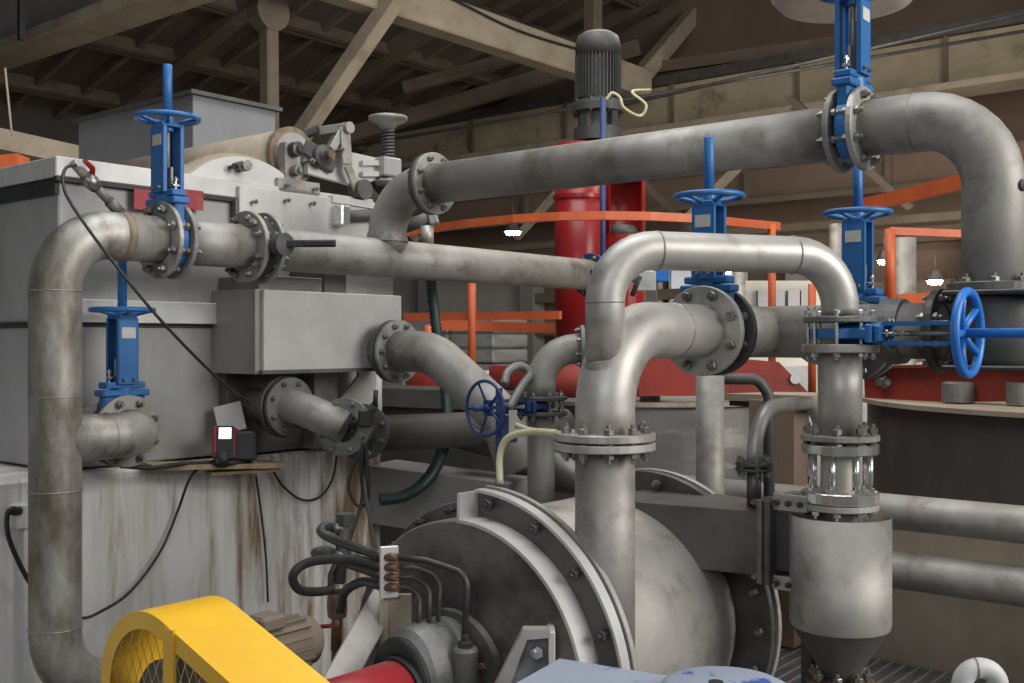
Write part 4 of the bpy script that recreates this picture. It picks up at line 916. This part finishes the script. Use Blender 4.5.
# elbow left of front pipe with small blue valve
t = pipe('short_elbow_pipe', 'grey elbow turning down behind the front elbow', [P(585, 348, 4.9), P(541, 350, 4.9), P(541, 402, 4.9)], .066, 'steel', .16, n=28)
flange(t, P(582, 347, 4.9), (1, 0, 0), .10, .06, .02, 8, 'cast', .011, .025)
flange(t, P(541, 398, 4.9), UP, .12, .06, .018, 8, 'motor', .012, .02)
c0 = P(541, 405, 4.9); st = Vector((-.72, -.69, .0))
t = gate_valve('small dark blue gate valve lying sideways with its wheel facing left', c0, UP, st, stemtop=.66, wheelR=.19, zw=.555, bodyR=.1, scale=.62, paint='blue_d')
t = pipe('drop_pipe', 'grey vertical pipe below the small dark blue valve', [P(541, 412, 4.9), P(541, 520, 4.9)], .062, 'steel', n=24)
flange(t, P(541, 413, 4.9), UP, .12, .06, .018, 8, 'motor', .012, .02)
one(MB().tube(fillet([P(594, 330, 5.2), P(594, 270, 5.2)], .1), .02, 10), 'blue_conduit', 'blue_d', 'short blue tube end behind the front elbow top', 'pipe')
t = thing('instrument_box', 'pale blue box with a black clamp behind the front bend', 'box', P(640, 290, 5.2))
MB().box(frame(P(645, 281, 5.3), (0, 1, 0), UP), .1, .1, .05, b=.005).build('box', 'label', t); MB().tube([P(632, 296, 5.1), P(640, 276, 5.1)], .012, 8).build('clamp', 'bolt_d', t); MB().box(frame(P(648, 270, 5.35), (0, 1, 0), UP), .12, .2, .06, b=.005).build('cover', 'blue_s', t)
# blue conduits and cables by the small valve
t = thing('blue_strut', 'dark blue vertical strut with a grey switch box by the small valve', 'strut', P(499, 520, 4.7))
MB().bar(P(499, 388, 4.7), P(499, 500, 4.7), .032, .03, (1, 0, 0)).build('strut_bar', 'blue_d', t)
MB().box(frame(P(509, 428, 4.65), (0, 1, 0), UP), .12, .07, .05, b=.004).build('switch_box', 'blue_d', t)
MB().box(frame(P(513, 422, 4.61), (0, 1, 0), UP), .1, .035, .01).build('switch_label', 'label', t)
one(MB().tube(spline([P(516, 425, 4.6), P(530, 430, 4.55), P(548, 432, 4.5), P(560, 434, 4.2)]), .012, 8), 'cream_tube', 'rubber_y', 'thin cream tube from the switch box to the front flange', 'tube')
one(MB().tube(spline([P(556, 433, 4.3), P(530, 432, 4.4), P(508, 438, 4.45), P(500, 455, 4.45), P(500, 484, 4.4)]), .015, 8), 'cream_tube', 'rubber_y', 'bent cream tube dropping onto the pump ring', 'tube')
one(MB().tube(spline([P(504, 385, 4.75), P(508, 372, 4.8), P(520, 366, 4.85), P(530, 374, 4.85), P(522, 386, 4.8), P(508, 410, 4.7)]), .02, 8), 'grey_hose', 'cast', 'small looped grey hose above the small blue valve', 'hose')
# green spiral hose
pp = spline([P(428, 246, 6.8), P(430, 262, 6.8), P(433, 300, 6.8), P(438, 340, 6.75), P(445, 385, 6.6), P(447, 430, 6.4), P(438, 462, 6.2), P(424, 483, 6.1), P(404, 496, 6.05), P(380, 500, 6.0)], 22)
t = thing('spiral_hose', 'dark green ribbed hose hanging beside the bin outlet', 'hose', pp[-1])
MB().tube(pp, [.028 if i % 2 else .037 for i in range(len(pp))], 14).build('hose_wall', 'green', t)
t = thing('hose_fitting', 'grey pipe stub and tee from which the green hose hangs', 'fitting', P(427, 240, 6.8))
MB().tube([P(427, 246, 6.8), P(427, 226, 6.8)], .042, 14).build('stub', 'steel_l', t)
MB().tube([P(402, 228, 6.9), P(432, 217, 6.8)], .042, 14).build('tee', 'cast', t); MB().box(frame(P(433, 218, 6.8), (1, 0, .3), UP), .09, .09, .06, b=.01).build('cap', 'steel', t)
# recorder on the ledge, plank, cables
def Lp(px, py, o): q = pf(px, py, o); return Lf(q[0], o, q[1])
t = thing('wooden_plank', 'rough wooden plank lying on the front edge of the base', 'plank', Lp(210, 474, .36))
MB().bar(Lp(146, 466, .38), Lp(276, 464, .22), .2, .025).build('plank', 'wood', t)
MB().bar(Lp(208, 473, .30), Lp(276, 469, .2), .1, .015).build('plank', 'wood', t)
t = thing('recorder', 'small red and black device with a lit screen on the plank', 'device', Lp(235, 462, .3))
fd = frame(Lp(225, 443, .25), Vector((.1, -1, .15)), UP)
MB().box(fd, .16, .11, .12, b=.01).build('case', 'red_g', t); MB().box(fd, .165, .085, .01, (0, -.01, .06), .003).build('front', 'black', t)
MB().box(fd, .055, .06, .004, (.045, -.01, .067)).build('screen', 'screen', t)
MB().box(frame(Lp(243, 446, .22), Vector((.15, -1, .1)), UP), .15, .13, .10, b=.012).build('black_housing', 'black', t)
MB().tube([Lp(222, 452, .2), Lp(222, 466, .2)], .035, 14).tube([Lp(214, 462, .2), Lp(250, 464, .2)], .018, 10).build('stand', 'black', t)
MB().box(frame(Lp(230, 418, .36), Vector((.1, -1, .5)), Vector((-.25, 0, 1))), .16, .14, .006).build('open_cover', 'panel', t)
cabs = [
 ('dark cable drooping across the left of the stained base to the riser', [Lp(205, 462, .3), Lp(190, 478, .3), Lp(178, 510, .38), Lp(160, 552, .38), Lp(130, 592, .38), Lp(100, 612, .38), Lp(82, 618, .2), Lp(60, 612, .12)], .007),
 ('black cable drooping below the recorder', [Lp(250, 466, .3), Lp(270, 468, .38), Lp(282, 485, .38), Lp(300, 499, .38), Lp(318, 498, .38), Lp(332, 480, .38), Lp(337, 452, .38), Lp(338, 440, .3)], .007),
 ('black cable hanging straight from the low butterfly valve', [P(363, 440, 5.2), P(361, 470, 5.2), P(362, 500, 5.2), P(350, 540, 5.1), P(350, 560, 5.0)], .009),
 ('black looped cable under the low butterfly valve', [P(366, 440, 5.2), P(352, 470, 5.2), P(349, 490, 5.2), P(358, 506, 5.2), P(368, 500, 5.2), P(368, 470, 5.2), P(365, 440, 5.2)], .008),
 ('third black cable hanging to the oil fittings', [P(365, 440, 5.2), P(364, 480, 5.2), P(370, 520, 4.8), P(376, 552, 4.0)], .009),
 ('short dark cable running along the base top beside the riser', [Lp(120, 466, .3), Lp(150, 468, .25), Lp(180, 464, .25), Lp(215, 462, .25)], .011),
 ('thin dark cable hanging down the right part of the stained base', [Lp(256, 476, .39), Lp(262, 520, .39), Lp(266, 560, .39), Lp(268, 602, .39)], .006),
 ('thick black cable looping left of the riser from the outlet', [Lp(17, 511, .3), Lp(8, 512, .3), Lp(8, 535, .3), Lp(20, 565, .3), Lp(34, 590, .3)], .011)]
for lb, pts, r in cabs: one(MB().tube(spline(pts), r, 7), 'hanging_cable', 'black', lb, 'cable')
t = thing('wall_socket', 'white outlet box on a conduit strip at the left edge', 'socket', Lp(28, 640, .36))
MB().box(frame(Lp(20, 516, .36), N2, UP), .11, .07, .07, b=.006).build('socket_box', 'white', t); MB().bar(Lp(25, 528, .38), Lp(25, 700, .38), .03, .035, N2).build('conduit_strip', 'white', t)
MB().tube([Lp(13, 511, .3), Lp(19, 511, .32)], .02, 10).build('plug', 'black', t)
# parallel pipes right
def Rp(px, py, d0):
    return P(px, py, d0)
for lbl, z, r, zz in (('upper long grey pipe running behind the vessel to the right edge', -.95, .098, 0), ('lower long grey pipe below its twin behind the vessel', -1.27, .105, 0)):
    base = W(2.02, 6.12, z)
    t = pipe('parallel_pipe', lbl, [base+U2*2.6, base+N2*3.0], r, 'steel', n=32, group='twin floor pipes')
one(MB().tube(fillet([P(710, 379, 6.2), P(758, 379, 6.2), P(769, 395, 6.2), P(769, 520, 6.2)], [.08, .1]), .032, 14), 'dark_bent_pipe', 'motor', 'thin dark bent pipe between the support pipe and the vent pipe', 'pipe')
t = pipe('flanged_stub', 'small flanged grey pipe stub under the front branch', [P(650, 350, 7.8), P(650, 401, 7.8)], .075, 'steel', n=20)
flange(t, P(650, 372, 7.8), UP, .15, .05, .02, 8, 'steel_l', .012, .02, 'chrome'); flange(t, P(650, 378, 7.8), UP, .15, .05, .02, 8, 'steel_l', .012, .02, 'chrome')
# ================================================================== camera, light
cam = bpy.data.cameras.new('camera'); co = bpy.data.objects.new('camera', cam); COL.objects.link(co)
co.location = (0, 0, H); co.rotation_euler = (PI/2, 0, 0); cam.sensor_width = 36; cam.lens = 36*F/1024; cam.clip_end = 200; cam.clip_start = .05
scene.camera = co
w = bpy.data.worlds.new('world'); scene.world = w; w.use_nodes = True
bg = w.node_tree.nodes['Background']; bg.inputs[0].default_value = (.86, .93, 1, 1); bg.inputs[1].default_value = .15
def area(loc, to, sx, sy, e, col=(1, 1, 1), name='day_and_fill_light'):
    l = bpy.data.lights.new(name, 'AREA'); l.shape = 'RECTANGLE'; l.size = sx; l.size_y = sy; l.energy = e; l.color = col
    o = bpy.data.objects.new(name, l); COL.objects.link(o); o.location = loc
    o.rotation_euler = (Vector(to)-Vector(loc)).to_track_quat('-Z', 'Y').to_euler(); return o
area((9.5, -.5, 5.8), (-.6, 5, 1.3), 7, 5, 1250, (1, .975, .94))
area((0, 4.5, 8.5), (0, 5.5, 0), 6, 4, 430, (.97, .98, 1))
area((-1.5, -4, 4.5), (-2.4, 5, 1.2), 4, 3, 150, (.93, .96, 1))
area((2, 10, 6.5), (1, 12, 0), 5, 3, 230, (1, .93, .82))  # added warm light on the background, no fixture modelled
area((6, 13, 2.0), (3, 22, 3.5), 5, 3, 170, (1, .88, .74))  # added fill aimed up at the far roof and wall, no lamp there
area((-3, 9, 1.5), (-4, 17, 6.5), 4, 3, 60, (1, .9, .78))  # added fill pointing up to the left roof, no real source
vs = scene.view_settings; vs.view_transform = 'Standard'; vs.look = 'None'; vs.exposure = -.08; vs.gamma = 1; vs.use_curve_mapping = False
